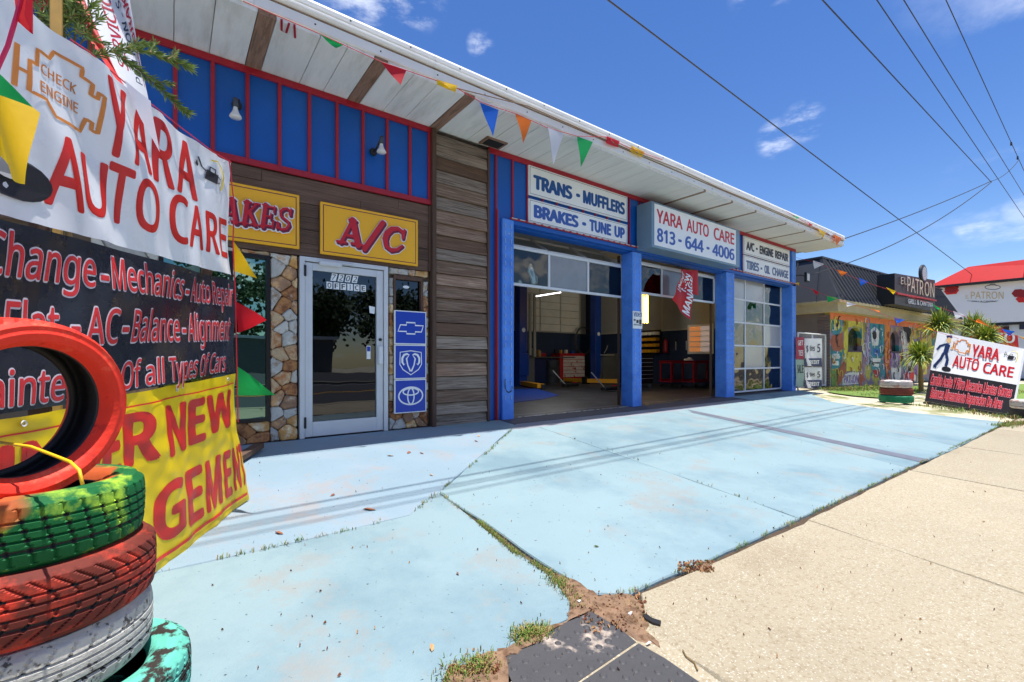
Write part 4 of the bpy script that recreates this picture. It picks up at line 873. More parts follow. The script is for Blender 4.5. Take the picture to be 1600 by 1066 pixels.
for i, (px, py_) in enumerate(((874, 552), (882, 551), (890, 552.5), (900, 551), (909, 552))):
    q = fl(px, 595); w_ = rb_.uniform(.05, .14); h_ = rb_.uniform(.08, .22); bt = thing('tool_item', ['black bottle at the left end of the red tool chest', 'small yellow case on the red tool chest', 'short white tin on the middle of the red tool chest', 'blue bottle right of centre on the red tool chest', 'black tool block at the right end of the red tool chest'][i], 'tool', (q.x, q.y + .2, 1.13)); MB().bbox(q.x - w_ / 2, q.x + w_ / 2, q.y + .15, q.y + .27, 1.13, 1.13 + h_, .01).build('body', BC[(4, 5, 2, 1, 4)[i]], bt); B(q.x - .02, q.x + .02, q.y + .19, q.y + .23, 1.131 + h_, 1.16 + h_).build('cap', M_black, bt)
t = thing('air_hose', 'dark coiled air hose hanging on the back wall over the red tool chest', 'hose', tuple(wy(912, 535, 7.3))); cc_ = wy(912, 532, 7.4); MB().tube([(cc_.x + (.48 + .03 * math.sin(k * .7)) * math.cos(k * .35), 7.45 - k * .002, cc_.z + (.55 + .02 * math.cos(k)) * math.sin(k * .35)) for k in range(56)], .016, 6).build('hose', mat('hose_grey', S(80, 80, 76), .6), t)
for i, px in enumerate((985, 990, 996)):
    pass
tw_ = wx(1052, 545, 14.4)
for i in range(4):
    y_ = tw_.y + .75 - i * .42; z_ = 1.45; bt = thing('hand_tool', ['leftmost', 'second from left', 'second from right', 'rightmost'][i] + ' steel hand tool on the dark inner wall between extinguisher and window', 'tool', (14.42, y_, z_), 'hand tools on the right inner wall'); B(14.41, 14.43, y_ - .02, y_ + .02, z_ - .22, z_ + .1).build('shaft', M_alu, bt); MB().bbox(14.40, 14.44, y_ - .045, y_ + .045, z_ + .101, z_ + .16, .01).build('head', M_black, bt)
for i, (px, py_) in enumerate(((808, 605), (893, 606), (955, 612))):
    q = fl(px, py_); 
    if i: bt = thing('floor_jack', ['', 'low black jack on the floor before the yellow lift arm', 'small black jack on the floor beside the middle post'][i], 'jack', (q.x, q.y, 0)); MB().bbox(q.x - .35, q.x + .25, q.y - .1, q.y + .1, .04, .14, .02).build('frame', M_black, bt); MB().tube([(q.x - .3, q.y, .14), (q.x - .7, q.y + .1, .55)], .016, 6).build('handle', M_alu, bt); MB().lathe([(.0001, .15), (.06, .15), (.06, .18), (.0001, .18)], 12, Matrix.Translation((q.x + .15, q.y, 0))).build('saddle', M_redp, bt)
# yellow parts bins on the shelf behind
sh_ = thing('parts_rack', 'rack of yellow and black parts bins behind the black tool chest', 'rack', (14.1, 3, 1.0)); pa = wx(1003, 552, 14.2); pb = wx(1030, 515, 14.2)
y1_, y0_ = pa.y + .4, pb.y
B(14.28, 14.32, y0_, y1_, pa.z, pb.z).build('back_board', M_black, sh_)
for r_ in range(4):
    zz_ = pa.z + r_ * (pb.z - pa.z) / 4; n = 6
    B(14.02, 14.279, y0_, y1_, zz_, zz_ + .015).build('shelf', M_black, sh_)
    for i in range(n):
        ya = y0_ + (y1_ - y0_) * i / n
        MB().bbox(14.03, 14.26, ya + .02, ya + (y1_ - y0_) / n - .01, zz_ + .016, zz_ + .13, .01).build('bin', M_yel if r_ < 3 else M_wwht, sh_)
# extinguisher
p = wx(1040, 540, 14.25); t = thing('fire_extinguisher', 'red fire extinguisher hanging on the right inner wall', 'fire extinguisher', tuple(p))
MB().lathe([(.0001, -.28), (.08, -.27), (.085, -.2), (.085, .12), (.06, .19), (.03, .21), (.03, .25), (.0001, .25)], 18, Matrix.Translation(p)).build('cylinder', M_redp, t, smooth=True); MB().bbox(p.x - .06, p.x + .02, p.y - .06, p.y + .05, p.z + .251, p.z + .30, .008).build('valve', M_black, t); MB().tube([p + Vector((-.02, .05, .27)), p + Vector((-.05, .13, .15)), p + Vector((-.05, .12, -.15))], .012, 6).build('hose', M_black, t)
# red carts
def cart(px, py, label, w=.8):
    p = fl(px, py); t = thing('service_cart', label, 'cart', (p.x, p.y, 0), 'red service carts'); x, y = p.x, p.y
    for z in (.18, .78): 
        MB().bbox(x - w / 2, x + w / 2, y, y + .45, z, z + .03, .006).build('shelf', M_redp, t)
        B(x - w / 2, x + w / 2, y - .012, y - .001, z - .0, z + .09).build('lip', M_redp, t); B(x - w / 2, x + w / 2, y + .451, y + .462, z, z + .09).build('lip', M_redp, t)
    for sx_ in (-1, 1):
        for yy_ in (.02, .40): B(x + sx_ * (w / 2 - .03) - .02, x + sx_ * (w / 2 - .03) + .02, y + yy_, y + yy_ + .04, .211, .779).build('leg', M_redp, t); MB().lathe([(.0001, -.015), (.045, -.015), (.05, 0), (.045, .015), (.0001, .015)], 12, Matrix.Translation((x + sx_ * (w / 2 - .06), y + yy_ + .02, .052)) @ Matrix.Rotation(R(90), 4, 'Y')).build('caster', M_black, t)
    return t
cart(1060, 606, 'left red service cart with tools on its top, right of the black chest', .72); cart(1096, 606, 'right red service cart below the louvred window', .85)
p = fl(1076, 606); t = thing('rag_pile', 'crumpled white rags on top of the right red cart', 'rags', (p.x + .15, p.y + .2, .87)); bm = bmesh.new(); bmesh.ops.create_icosphere(bm, subdivisions=3, radius=.13)
for v in bm.verts: v.co = v.co * (1 + .5 * noise.noise(v.co * 14)); v.co.z = max(-.0, v.co.z * .7)
bm.verts.index_update(); mb = MB(); mb.add([v.co + Vector((p.x + .3, p.y + .2, .87)) for v in bm.verts], [[v.index for v in f.verts] for f in bm.faces]); bm.free(); mb.build('cloth', M_wwht, t)
# hanging yellow lamp pair and air hose
pa = wy(1003, 466, 3.2); t = thing('strip_lamp', 'pair of glowing yellow tube lamps hanging in the second bay', 'lamp', (pa.x, 3.2, 2.2))
for px in (1005, 1011):
    a = wy(px, 464, 3.2); b = wy(px, 505, 3.2); MB().tube([(a.x, 3.2, b.z), (a.x, 3.2, 4.1)], .045, 10).build('tube', mat('tube_yellow', S(240, 200, 90), .4, emit=S(245, 205, 100), estr=1.5), t)
a = wy(940, 500, 7.2); t = thing('air_hose', 'thin pale air hose hanging in a curve in front of the back wall', 'hose', (a.x, 7.2, 1)); MB().tube([wy(*q, 7.0) for q in ((963, 440), (962, 480), (956, 515), (948, 545), (944, 552))], .015, 6).build('hose', M_inner, t)
t = thing('fluorescent_lamp', 'pale strip light under the roof of the first bay', 'lamp', (5.8, 3.0, 3.6)); a, b = wy(838, 463, 3.0), wy(876, 457, 3.4)
MB().tube([a, b], .014, 8).build('tube', mat('tube_pale', S(225, 225, 220), .4, emit=(1, 1, 1), estr=3), t)
def lamp_light(name, loc, size, energy, c, par, rot):
    l = bpy.data.lights.new(name, 'AREA'); l.shape = 'RECTANGLE'; l.size, l.size_y = size; l.energy = energy; l.color = c
    o = bpy.data.objects.new(name, l); col.objects.link(o); o.parent = par; o.location = Vector(loc) - par.location; o.rotation_euler = rot
m_ = (a + b) / 2
lamp_light('lamp_light', (m_.x, m_.y, m_.z - .03), (1.2, .05), 22, (1, .97, .9), t, (0, 0, 0))
tl_ = bpy.data.objects['strip_lamp']; q_ = wy(1008, 485, 3.2)
lamp_light('lamp_light', (q_.x - .06, 3.14, q_.z), (.1, .8), 18, (1, .9, .7), tl_, (R(90), 0, R(-10)))
# white worn threshold line
th_ = MB()
for i in range(40):
    x = 4.35 + i * .07; 
    if random.random() < .75: w_ = random.uniform(.012, .03); th_.add([(x, .05 - w_ - .02, .002), (x + .075, .05 - w_ * .6 - .02, .002), (x + .075, .05 + w_ * .5 - .02, .002), (x, .05 + w_ - .02, .002)], [(0, 1, 2, 3)])
th_.build('paint_chips', M_wwht, kind='stuff')

# red crumpled flag in bay two
M_flag = fabric('flag_red', S(214, 24, 36), .3)
def flagpt(u, v):   # u,v 0..1
    a = wy(1062, 421, -.12); 
    return None
t = thing('red_flag', 'crumpled red UNDER NEW MANAGEMENT flag hanging from the second bay header', 'flag', tuple(wy(1075, 421, -.13)))
quad = [wy(1050, 468, -.18), wy(1077, 500, -.16), wy(1092, 425, -.12), wy(1066, 420, -.12)]   # left, bottom, right-top, top
def bil(Q, u, v): return Q[0] * (1 - u) * (1 - v) + Q[1] * u * (1 - v) + Q[2] * u * v + Q[3] * (1 - u) * v
def cloth(Q, nu, nv, fold, name, m, parent, off=Vector((0, -1, 0))):
    vs = []
    for j in range(nv + 1):
        for i in range(nu + 1):
            u, v = i / nu, j / nv; vs.append(bil(Q, u, v) + off * fold(u, v))
    o = MB().add(vs, [(j * (nu + 1) + i, j * (nu + 1) + i + 1, (j + 1) * (nu + 1) + i + 1, (j + 1) * (nu + 1) + i) for j in range(nv) for i in range(nu)]).build(name, m, parent, smooth=True); return o
ff = lambda u, v: .03 * math.sin(7 * u + 3 * v) + .02 * math.sin(11 * v - 4 * u)
cloth([wy(1050, 468, -.18), wy(1077, 500, -.16), wy(1084, 430, -.12), wy(1066, 420, -.12)], 14, 14, ff, 'cloth', M_flag, t)
cloth([wy(1066, 455, -.10), wy(1091, 462, -.10), wy(1090, 423, -.10), wy(1064, 421, -.10)], 10, 10, lambda u, v: .015 * math.sin(9 * u), 'cloth', M_flag, t)
Qf = [wy(1050, 468, -.18), wy(1077, 500, -.16), wy(1084, 430, -.12), wy(1066, 420, -.12)]
fq = lambda a, b: bil(Qf, a, b) + Vector((0, -1, 0)) * (ff(a, b) + .006)
mb = MB()
def vert(s, x0, x1, y0, y1): lettering(mb, s, y0, y1, -x1, -x0, lambda a, b: fq(-b, a), .03, cut=.12)
vert('UNDER', .05, .3, .35, .95); vert('NEW', .38, .62, .5, .95); vert('MANAGE', .66, .95, .05, .9)
mb.build('lettering', M_wwht, t)

# =================================================================== PENNANT STRINGS
PC = {'red': fabric('pennant_red', S(226, 30, 44), .4), 'yellow': fabric('pennant_yellow', S(250, 206, 6), .4), 'blue': fabric('pennant_blue', S(24, 110, 226), .4),
      'orange': fabric('pennant_orange', S(255, 128, 20), .4), 'white': fabric('pennant_white', S(232, 234, 240), .4), 'green': fabric('pennant_green', S(24, 180, 90), .4)}
M_cord = mat('cord_red', S(196, 30, 50), .6); M_cordb = mat('cord_brown', S(120, 90, 60), .7)
def pennant(parent, a, b, tip, c, curl=.02, n=6):
    """triangle cloth between two top points and a tip, curling a little"""
    a, b, tip = Vector(a), Vector(b), Vector(tip); nr = (b - a).cross(tip - a)
    nr = nr.normalized() if nr.length > 1e-6 else Vector((0, -1, 0)); vs = []; ids = {}; ph = random.uniform(0, 6)
    for j in range(n + 1):
        for i in range(n + 1 - j):
            u = i / n; v = j / n; s = 1 - v
            p = a * (1 - u - v * 0) * 1 if False else a.lerp(b, (i / max(1, n - j)) if n > j else .5).lerp(tip, v)
            w_ = curl * (math.sin(ph + 4.2 * v + 2.4 * u) * (.25 + v)); ids[(i, j)] = len(vs); vs.append(p + nr * w_)
    fs = []
    for j in range(n):
        for i in range(n - j):
            fs.append((ids[(i, j)], ids[(i + 1, j)], ids[(i, j + 1)]))
            if i < n - j - 1: fs.append((ids[(i + 1, j)], ids[(i + 1, j + 1)], ids[(i, j + 1)]))
    return MB().add(vs, fs).build('pennant', PC[c], parent, smooth=True)
def string(name, label, fn, cordpts, flags, cord=M_cord, r=.004, curl=.015):
    t = thing(name, label, 'pennants', tuple(fn(*cordpts[0])), 'strings of coloured plastic pennants'); MB().tube([fn(*q) for q in cordpts], r, 6).build('cord', cord, t)
    for a, b, tip, c in flags: pennant(t, fn(*a), fn(*b), fn(*tip), c, curl)
    return t
fy = lambda x, y: wy(x, y, YF - .06)
string('pennant_string', 'string of coloured pennants looping along the white roof edge above the bays', fy,
       [(380, 2), (497, 52), (596, 97), (682, 126), (714, 138), (752, 160), (806, 178), (856, 200), (902, 213), (947, 214), (985, 232), (1035, 250)],
       [((497, 52), (537, 70), (525, 75), 'green'), ((596, 97), (635, 110), (625, 134), 'red'), ((682, 124), (714, 134), (711, 145), 'yellow'), ((682, 124), (683, 132), (714, 144), 'yellow'), ((750, 160), (779, 172), (769, 214), 'blue'), ((805, 178), (830, 189), (818, 224), 'orange'),
        ((856, 200), (881, 208), (866, 257), 'white'), ((902, 213), (926, 222), (907, 262), 'green'), ((948, 213), (968, 221), (967, 230), 'red'), ((948, 213), (947, 224), (967, 230), 'red'), ((987, 228), (1007, 238), (1004, 246), 'yellow'), ((987, 228), (985, 236), (1004, 246), 'yellow')])
string('cable_run', 'thin brown cable with bare sockets hung along the gutter', lambda x, y: wy(x, y, YF - .05), [(714, 138), (825, 166), (935, 214), (1000, 241), (1060, 264), (1130, 297), (1200, 325), (1262, 352), (1318, 376)], [], M_cordb, .006)
bpy.data.objects['cable_run']['category'] = 'cable'; del bpy.data.objects['cable_run']['group']
string('pennant_string', 'short string of small pennants at the far corner of the roof', lambda x, y: wy(x, y, YF - .08), [(1228, 330), (1245, 340), (1262, 350), (1285, 362), (1300, 370), (1320, 374)],
       [((1238, 336), (1249, 340), (1244, 342), 'green'), ((1260, 346), (1270, 352), (1266, 353), 'red'), ((1276, 356), (1290, 364), (1286, 372), 'yellow'), ((1292, 362), (1302, 366), (1298, 370), 'white'), ((1302, 366), (1315, 372), (1308, 384), 'orange')])
def span(p0, p1, x0, x1):
    d0 = Vector(p0); d1 = Vector(p1)
    def f(x, y):
        k = (x - x0) / (x1 - x0); n = (d1 - d0); n = Vector((n.y, -n.x, 0)).normalized(); return onpl(x, y, n, n.dot(d0))
    return f
s1 = span((15.3, -.9, 4), (13.2, -4.6, 2), 1240, 1600)
s1 = span((14.9, -.2, 3.5), (16.2, -4.9, 2.2), 1240, 1600)
string('pennant_string', 'upper string of pennants from the roof corner over the tyre stack to the leaning sign', s1, [(1241, 402), (1275, 410), (1310, 424), (1350, 440), (1392, 454), (1440, 470), (1490, 488), (1540, 508), (1580, 522), (1606, 532)],
       [((1270, 407), (1288, 413), (1272, 420), 'white'), ((1307, 421), (1324, 426), (1315, 432), 'orange'), ((1342, 434), (1356, 440), (1345, 447), 'blue'), ((1384, 449), (1400, 455), (1396, 460), 'yellow'), ((1454, 474), (1470, 482), (1466, 484), 'green'), ((1489, 486), (1508, 492), (1494, 499), 'white'), ((1528, 498), (1546, 510), (1524, 503), 'orange'), ((1565, 514), (1586, 518), (1577, 525), 'blue'), ((1592, 524), (1604, 530), (1606, 536), 'yellow')], curl=.03)
s2 = span((14.62, -.15, 3.0), (15.6, -3.5, 2.2), 1240, 1560)
string('pennant_string', 'lower string of pennants running from the end post towards the mural wall', s2, [(1232, 440), (1262, 450), (1294, 463), (1328, 474), (1365, 486), (1405, 500), (1450, 514), (1500, 530)],
       [((1232, 440), (1249, 442), (1248, 446), 'yellow'), ((1268, 451), (1279, 456), (1276, 462), 'red'), ((1292, 462), (1311, 466), (1293, 473), 'green'), ((1323, 472), (1338, 476), (1323, 479), 'white'), ((1358, 482), (1374, 488), (1376, 486), 'orange'), ((1396, 496), (1414, 500), (1402, 506), 'blue'), ((1438, 508), (1456, 514), (1460, 518), 'yellow')], curl=.03)

# =================================================================== BANNERS AT THE LEFT
KB = 1.15; A0 = 1.377 * KB; SL = .12
def bd_depth(px): return A0 / (-(px - CX) / FPX - SL)
def bpt(px, py, off=0.0):       # survey point on the banner plane (off = toward the viewer side)
    d = bd_depth(px); p = CP + ray(px, py) * d; return p
bdir = (bpt(365, 560) - bpt(0, 560)); bdir.z = 0; bdir.normalize(); bnor = Vector((bdir.y, -bdir.x, 0))
if bnor.dot(CP - bpt(200, 560)) < 0: bnor = -bnor
U0 = bpt(-60, 560)
def interp(K, x):
    for a, b in zip(K[:-1], K[1:]):
        if x <= b[0]: t = (x - a[0]) / (b[0] - a[0]); return a[1] + (b[1] - a[1]) * t
    return K[-1][1]
def banner_fn(top, bot, fold, ext=None):
    top = [(( bpt(x, y) - U0).dot(bdir), bpt(x, y).z) for x, y in top]; bot = [((bpt(x, y) - U0).dot(bdir), bpt(x, y).z) for x, y in bot]
    def f(s, v, lift=0.0):      # s = metres along the banner, v 0 bottom .. 1 top
        zt_, zb_ = interp(top, s), interp(bot, s); p = U0 + bdir * s; p.z = zb_ + (zt_ - zb_) * v
        return p + bnor * (fold(s, v) + lift)
    return f
def sof(px): return (bpt(px, 560) - U0).dot(bdir)
def banner_mesh(f, s0, s1, parent, m, nu=70, nv=36, name='cloth'):
    vs = [f(s0 + (s1 - s0) * i / nu, j / nv) for j in range(nv + 1) for i in range(nu + 1)]
    return MB().add(vs, [(j * (nu + 1) + i, j * (nu + 1) + i + 1, (j + 1) * (nu + 1) + i + 1, (j + 1) * (nu + 1) + i) for j in range(nv) for i in range(nu)]).build(name, m, parent, smooth=True)
def nz(s, v, sc=3.0, k=0.0): return noise.noise(Vector((s * sc, v * 1.3, k)))
def foldw(s, v): return .038 * nz(s + v * .55, v, 3.4, 1.0) + .006 * math.sin(34 * s + 20 * v) * max(0, v - .6) + .016 * math.sin(15 * s + 5 * v) * (.4 + .6 * v) * max(0, min(1, (1.6 - s))) + .01 * nz(s, v, 11, 4)
def foldb(s, v): return -.012 + .02 * nz(s, v, 2.4, 7) + .010 * math.sin(7 * s - 6 * v) + .006 * nz(s, v, 9, 3)
def foldy(s, v): return -.004 + .007 * nz(s * 2, v * 9, 7, 5) + .036 * nz(s + v * .3, v, 2.6, 12) + .035 * (1 - v) ** 2 + .008 * math.sin(18 * s + 4 * v)
M_bw = fabric('vinyl_white', S(240, 241, 243), .22, .3, .03); M_bb = fabric('vinyl_black', S(38, 40, 46), .05, .28, .15); M_by = fabric('vinyl_yellow', S(246, 208, 20), .25, .4, .05)
M_pr = fabric('print_red', S(222, 50, 40), .2, .4, .04); M_po = fabric('print_orange', S(222, 140, 60), .2, .4, .1); M_pk = fabric('print_black', S(38, 36, 38), .1, .4); M_py = fabric('print_yellow', S(240, 214, 60), .2, .4)
fw = banner_fn([(-60, -70), (0, -12), (53, 28), (101, 61), (132, 81), (152, 99), (175, 118), (223, 157), (278, 200), (329, 238), (359, 254)], [(-60, 315), (0, 335), (120, 365), (240, 398), (300, 414), (366, 432)], foldw)
s0, s1_ = sof(-55), sof(360)
tw = thing('white_banner', 'topmost white vinyl banner with CHECK ENGINE outline and red YARA AUTO CARE lettering', 'banner', tuple(fw(1.6, 0)))
banner_mesh(fw, s0, s1_, tw, M_bw, 170, 80)
def words(f, L_, mm, parent, lift=.004, bold=.03, shear=0, grow=0, name='lettering'):
    mb = MB()
    for s, a, b, lo, hi in L_: lettering(mb, s, sof(a), sof(b), lo, hi, lambda x, z: f(x, z, lift), bold, shear, cut=.03, grow=grow)
    return mb.build(name, mm, parent)
words(fw, [('Y', 157, 197, .52, .96), ('A', 201, 236, .53, .95), ('R', 238, 271, .51, .95), ('A', 275, 309, .52, .95), ('A', 74, 131, .115, .49), ('U', 132, 172, .13, .46), ('T', 173, 204, .135, .49), ('O', 208, 247, .14, .485), ('C', 263, 294, .14, .50), ('A', 296, 317, .14, .485), ('R', 320, 338, .14, .485), ('E', 341, 356, .14, .48)], M_pr, tw, .0025, .026)
def eng(f, x0, x1, v0, v1, par, mtl, fn=None, w=.035, txt=None, lt=.005):
    pts = [(.12, .18), (.12, .62), (.2, .62), (.2, .85), (.36, .85), (.42, 1.0), (.74, 1.0), (.74, .86), (.86, .84), (.86, .66), (.93, .66), (.93, .76), (1.0, .76), (1.0, .12), (.93, .12), (.93, .25), (.86, .25), (.80, .0), (.42, .0), (.30, .18)]
    mb = MB(); g_ = lambda a, b: fn(x0 + a * (x1 - x0), v0 + b * (v1 - v0)); P2 = []
    for a, b in zip(pts, pts[1:] + pts[:1]):
        for k in range(4): P2.append((a[0] + (b[0] - a[0]) * k / 4, a[1] + (b[1] - a[1]) * k / 4))
    stroke2d(mb, P2, w, g_, True); stroke2d(mb, [(0, .15), (.0, .4), (0, .75)], w, g_); stroke2d(mb, [(0, .42), (.06, .42), (.12, .42)], w, g_); return mb.build('engine_outline', mtl, par)
eng(None, sof(24), sof(156), .57, .90, tw, M_po, lambda x, z: fw(x, z, .0025), .05)
words(fw, [('CHECK', 62, 124, .75, .80), ('ENGINE', 60, 129, .655, .71)], M_po, tw, .0025, .01)
# oil can and drop on the right, wheel at the left
def can(fn, x0, x1, v0, v1, par, ml=M_pk, my=M_py):
    g_ = lambda a, b: fn(x0 + a * (x1 - x0), v0 + b * (v1 - v0)); mb = MB(); poly2d(mb, [(.3, .1), (.72, .1), (.8, .5), (.36, .5)], g_); stroke2d(mb, [(.34, .42), (.2, .5), (.08, .8)], .05, g_); stroke2d(mb, [(.76, .45), (.92, .4), (.9, .2), (.74, .16)], .05, g_); stroke2d(mb, [(.45, .5), (.46, .66), (.66, .66), (.64, .5)], .05, g_); poly2d(mb, [(.0, .5), (.05, .4), (.09, .5), (.05, .68)], g_); mb.build('oil_can', ml, par)
    m2_ = MB(); stroke2d(m2_, [(.5, .95), (.75, 1.05), (1.0, .9), (1.08, .55), (1.02, .1), (.98, -.05)], .05, g_); m2_.build('swirl', my, par)
can(lambda x, z: fw(x, z, .008), sof(305), sof(345), .72, .93, tw)
wh = MB(); g_ = lambda a, b: fw(a, b, .010); poly2d(wh, [(sof(18) + .17 * math.cos(q * .26), .19 + .105 * math.sin(q * .26)) for q in range(24)], g_); wh.build('printed_wheel', M_pk, tw)
wh = MB(); poly2d(wh, [(sof(8) + .07 * math.cos(q * .26), .215 + .045 * math.sin(q * .26)) for q in range(24)], lambda a, b: fw(a, b, .014)); wh.build('printed_rim', fabric('print_grey', S(150, 150, 152), .2), tw)
# grommet ties
fb = banner_fn([(-60, 321), (0, 341), (120, 371), (240, 404), (300, 422), (366, 438)], [(-60, 672), (0, 648), (120, 630), (240, 605), (369, 582)], foldb)
tb = thing('black_banner', 'middle black vinyl banner listing services in red letters with white outlines', 'banner', tuple(fb(1.6, 0)))
banner_mesh(fb, s0, sof(370), tb, M_bb, 170, 70)
M_prb = fabric('print_red_bright', S(226, 60, 62), .2, .4, .1); M_pw = fabric('print_white', S(236, 226, 232), .2, .4)
L_ = [('Change', -22, 154, .715, .94), ('-', 160, 172, .77, .80), ('Mechanics', 176, 291, .72, .94), ('-', 294, 300, .78, .81), ('Auto', 303, 333, .72, .94), ('Repair', 336, 364, .72, .94),
      ('Flat', 17, 100, .35, .585), ('-', 114, 127, .43, .46), ('AC', 133, 187, .35, .585), ('-', 191, 202, .43, .46), ('Balance', 207, 286, .355, .59), ('-', 289, 295, .43, .46), ('Alignment', 297, 361, .355, .60),
      ('Mainte', -70, 102, .03, .22), ('nance', 108, 192, .03, .22), ('Of', 197, 228, .02, .215), ('all', 232, 258, .02, .215), ('Types', 265, 311, .02, .22), ('Of', 315, 329, .02, .22), ('Cars', 332, 357, .03, .225)]
L_ = [l for l in L_ if l[1] > -80]
words(fb, [(s, a, b, lo, hi) for s, a, b, lo, hi in L_], M_pw, tb, .0025, .012, .12, .022, 'lettering_outline')
words(fb, L_, M_prb, tb, .0045, .012, .12)
fyl = banner_fn([(-60, 684), (0, 656), (120, 636), (197, 618), (300, 597), (372, 583)], [(-60, 1080), (0, 1040), (120, 965), (253, 882), (330, 820), (372, 785), (396, 756)], foldy)
ty = thing('yellow_banner', 'lowest yellow vinyl banner with red UNDER NEW MANAGEMENT lettering', 'banner', tuple(fyl(1.6, 0)))
def fyy(s, v, lift=0.0):     # right hem flares out at the foot
    k = max(0, (s - sof(330)) / (sof(370) - sof(330))); p = fyl(s, v, lift); ex = (1 - v) ** 1.5 * k * .12; return p + bdir * ex
banner_mesh(fyy, s0, sof(368), ty, M_by, 170, 70)
words(fyy, [('UNDE', -60, 194, .60, .89), ('R', 199, 246, .61, .895), ('N', 260, 292, .59, .89), ('E', 295, 318, .60, .89), ('W', 320, 361, .62, .89), ('MANA', -50, 228, .13, .46), ('G', 236, 281, .13, .46), ('E', 286, 312, .115, .46), ('M', 316, 340, .115, .46), ('E', 343, 352, .12, .46), ('N', 354, 362, .13, .46), ('T', 363, 368, .13, .46)], M_pr, ty, .0028, .05)
mb = MB()
for vv in (.93, .06): stroke2d(mb, [(s0 + (sof(366) - s0) * i / 60, vv) for i in range(61)], .008 if vv > .5 else .02, lambda x, z: fyy(x, z, .005))
mb.build('border', M_pr, ty)
for t_, f_, ss in ((ty, fyy, (30, 180, 280, 355)), (tw, fw, (350,))):
    for px in ss:
        p = f_(sof(px), .97, .004); g_ = MB().lathe([(.006, 0), (.011, .002), (.012, 0)], 12, Matrix.Translation(p) @ bnor.to_track_quat('Z', 'Y').to_matrix().to_4x4()); g_.build('grommet', M_alu, t_)
# frame that carries the banners
tf = thing('banner_frame', 'wooden frame with plank foot standing behind the banners', 'frame', tuple(bpt(340, 800)))
def bb(px, off): p = bpt(px, 560) - bnor * off; return p
for px in (-50, 110, 350):
    p = bb(px, .11); z0 = gz(p.y); MB().box(p.x - .03, p.x + .03, p.y - .03, p.y + .03, z0, interp([(-60, 1.9), (110, 2.0), (350, 1.95)], px) if px != 110 else 2.25).build('post', M_woodv, tf)
for z_ in (.35, 1.15, 1.75): a = bb(-50, .075); b = bb(352, .075); bar(MB(), Vector((a.x, a.y, z_)), Vector((b.x, b.y, z_)), .02, .06).build('rail', M_woodv, tf)
a = gp(385, 742); b = gp(409, 704); a.z = gz(a.y); b.z = gz(b.y); bar(MB(), a + Vector((-.22, .03, .03)), b + Vector((-.02, 0, .03)), .09, .05).build('plank', M_woodv, tf)
# second, curling banner behind, with red edge
t = thing('curled_banner', 'tall curling banner with a red edge and faded writing behind the white banner', 'banner', tuple(wd(150, 600, 3.3)))
def qf(u, v):
    tl, tr, br, bl = wd(30, -90, 2.9), wd(190, -90, 3.2), wd(238, 215, 3.3), wd(205, 165, 2.9)
    p = (bl * (1 - u) + br * u) * (1 - v) + (tl * (1 - u) + tr * u) * v
    p = p + RT * (.03 * math.sin(v * 2.6) * u) + FW * .05 * math.sin(9 * u + 3 * v); return p
def grid(f, nu, nv, u0=0, u1=1, v0=0, v1=1): return MB().add([f(u0 + (u1 - u0) * i / nu, v0 + (v1 - v0) * j / nv) for j in range(nv + 1) for i in range(nu + 1)], [(j * (nu + 1) + i, j * (nu + 1) + i + 1, (j + 1) * (nu + 1) + i + 1, (j + 1) * (nu + 1) + i) for j in range(nv) for i in range(nu)])
grid(qf, 30, 30, .38, 1).build('cloth', M_bw, t, smooth=True); grid(qf, 20, 30, 0, .38).build('red_edge', fabric('vinyl_red', S(232, 64, 58), .3), t, smooth=True)
grid(lambda u, v: qf(u, v) - FW * .006, 20, 8, .45, 1, .0, .12).build('red_foot', fabric('vinyl_crimson', S(176, 20, 60), .3), t, smooth=True)
mb = MB(); lf = lambda a, b: qf(b, a) - FW * .008
lettering(mb, 'SERVICIO', .30, .75, -.62, -.52, lambda a, b: qf(-b, a) - FW * .008, .02, cut=.05); lettering(mb, 'TIRES BRAKES', .2, .8, -.98, -.84, lambda a, b: qf(-b, a) - FW * .008, .02, cut=.05)
mb.build('lettering', fabric('print_crimson', S(190, 30, 60), .2), t)
mb = MB(); lettering(mb, 'OPEN MON - SAT', .2, .8, -.78, -.68, lambda a, b: qf(-b, a) - FW * .008, .02, cut=.05); mb.build('lettering', fabric('print_navy', S(60, 70, 96), .2), t)
# yellow post
t = thing('yellow_post', 'square yellow painted wooden post rising behind the white banner', 'post', tuple(gp(150, 1000))); p = wd(88, 30, 2.35); z0 = gz(p.y); t.location = (p.x, p.y, z0)
o = MB().bbox(p.x - .022, p.x + .022, p.y - .022, p.y + .022, z0, 3.1, .004).build('pole', mat('yellow_wood', S(214, 166, 84), .6, var=.2, vscale=5), t)
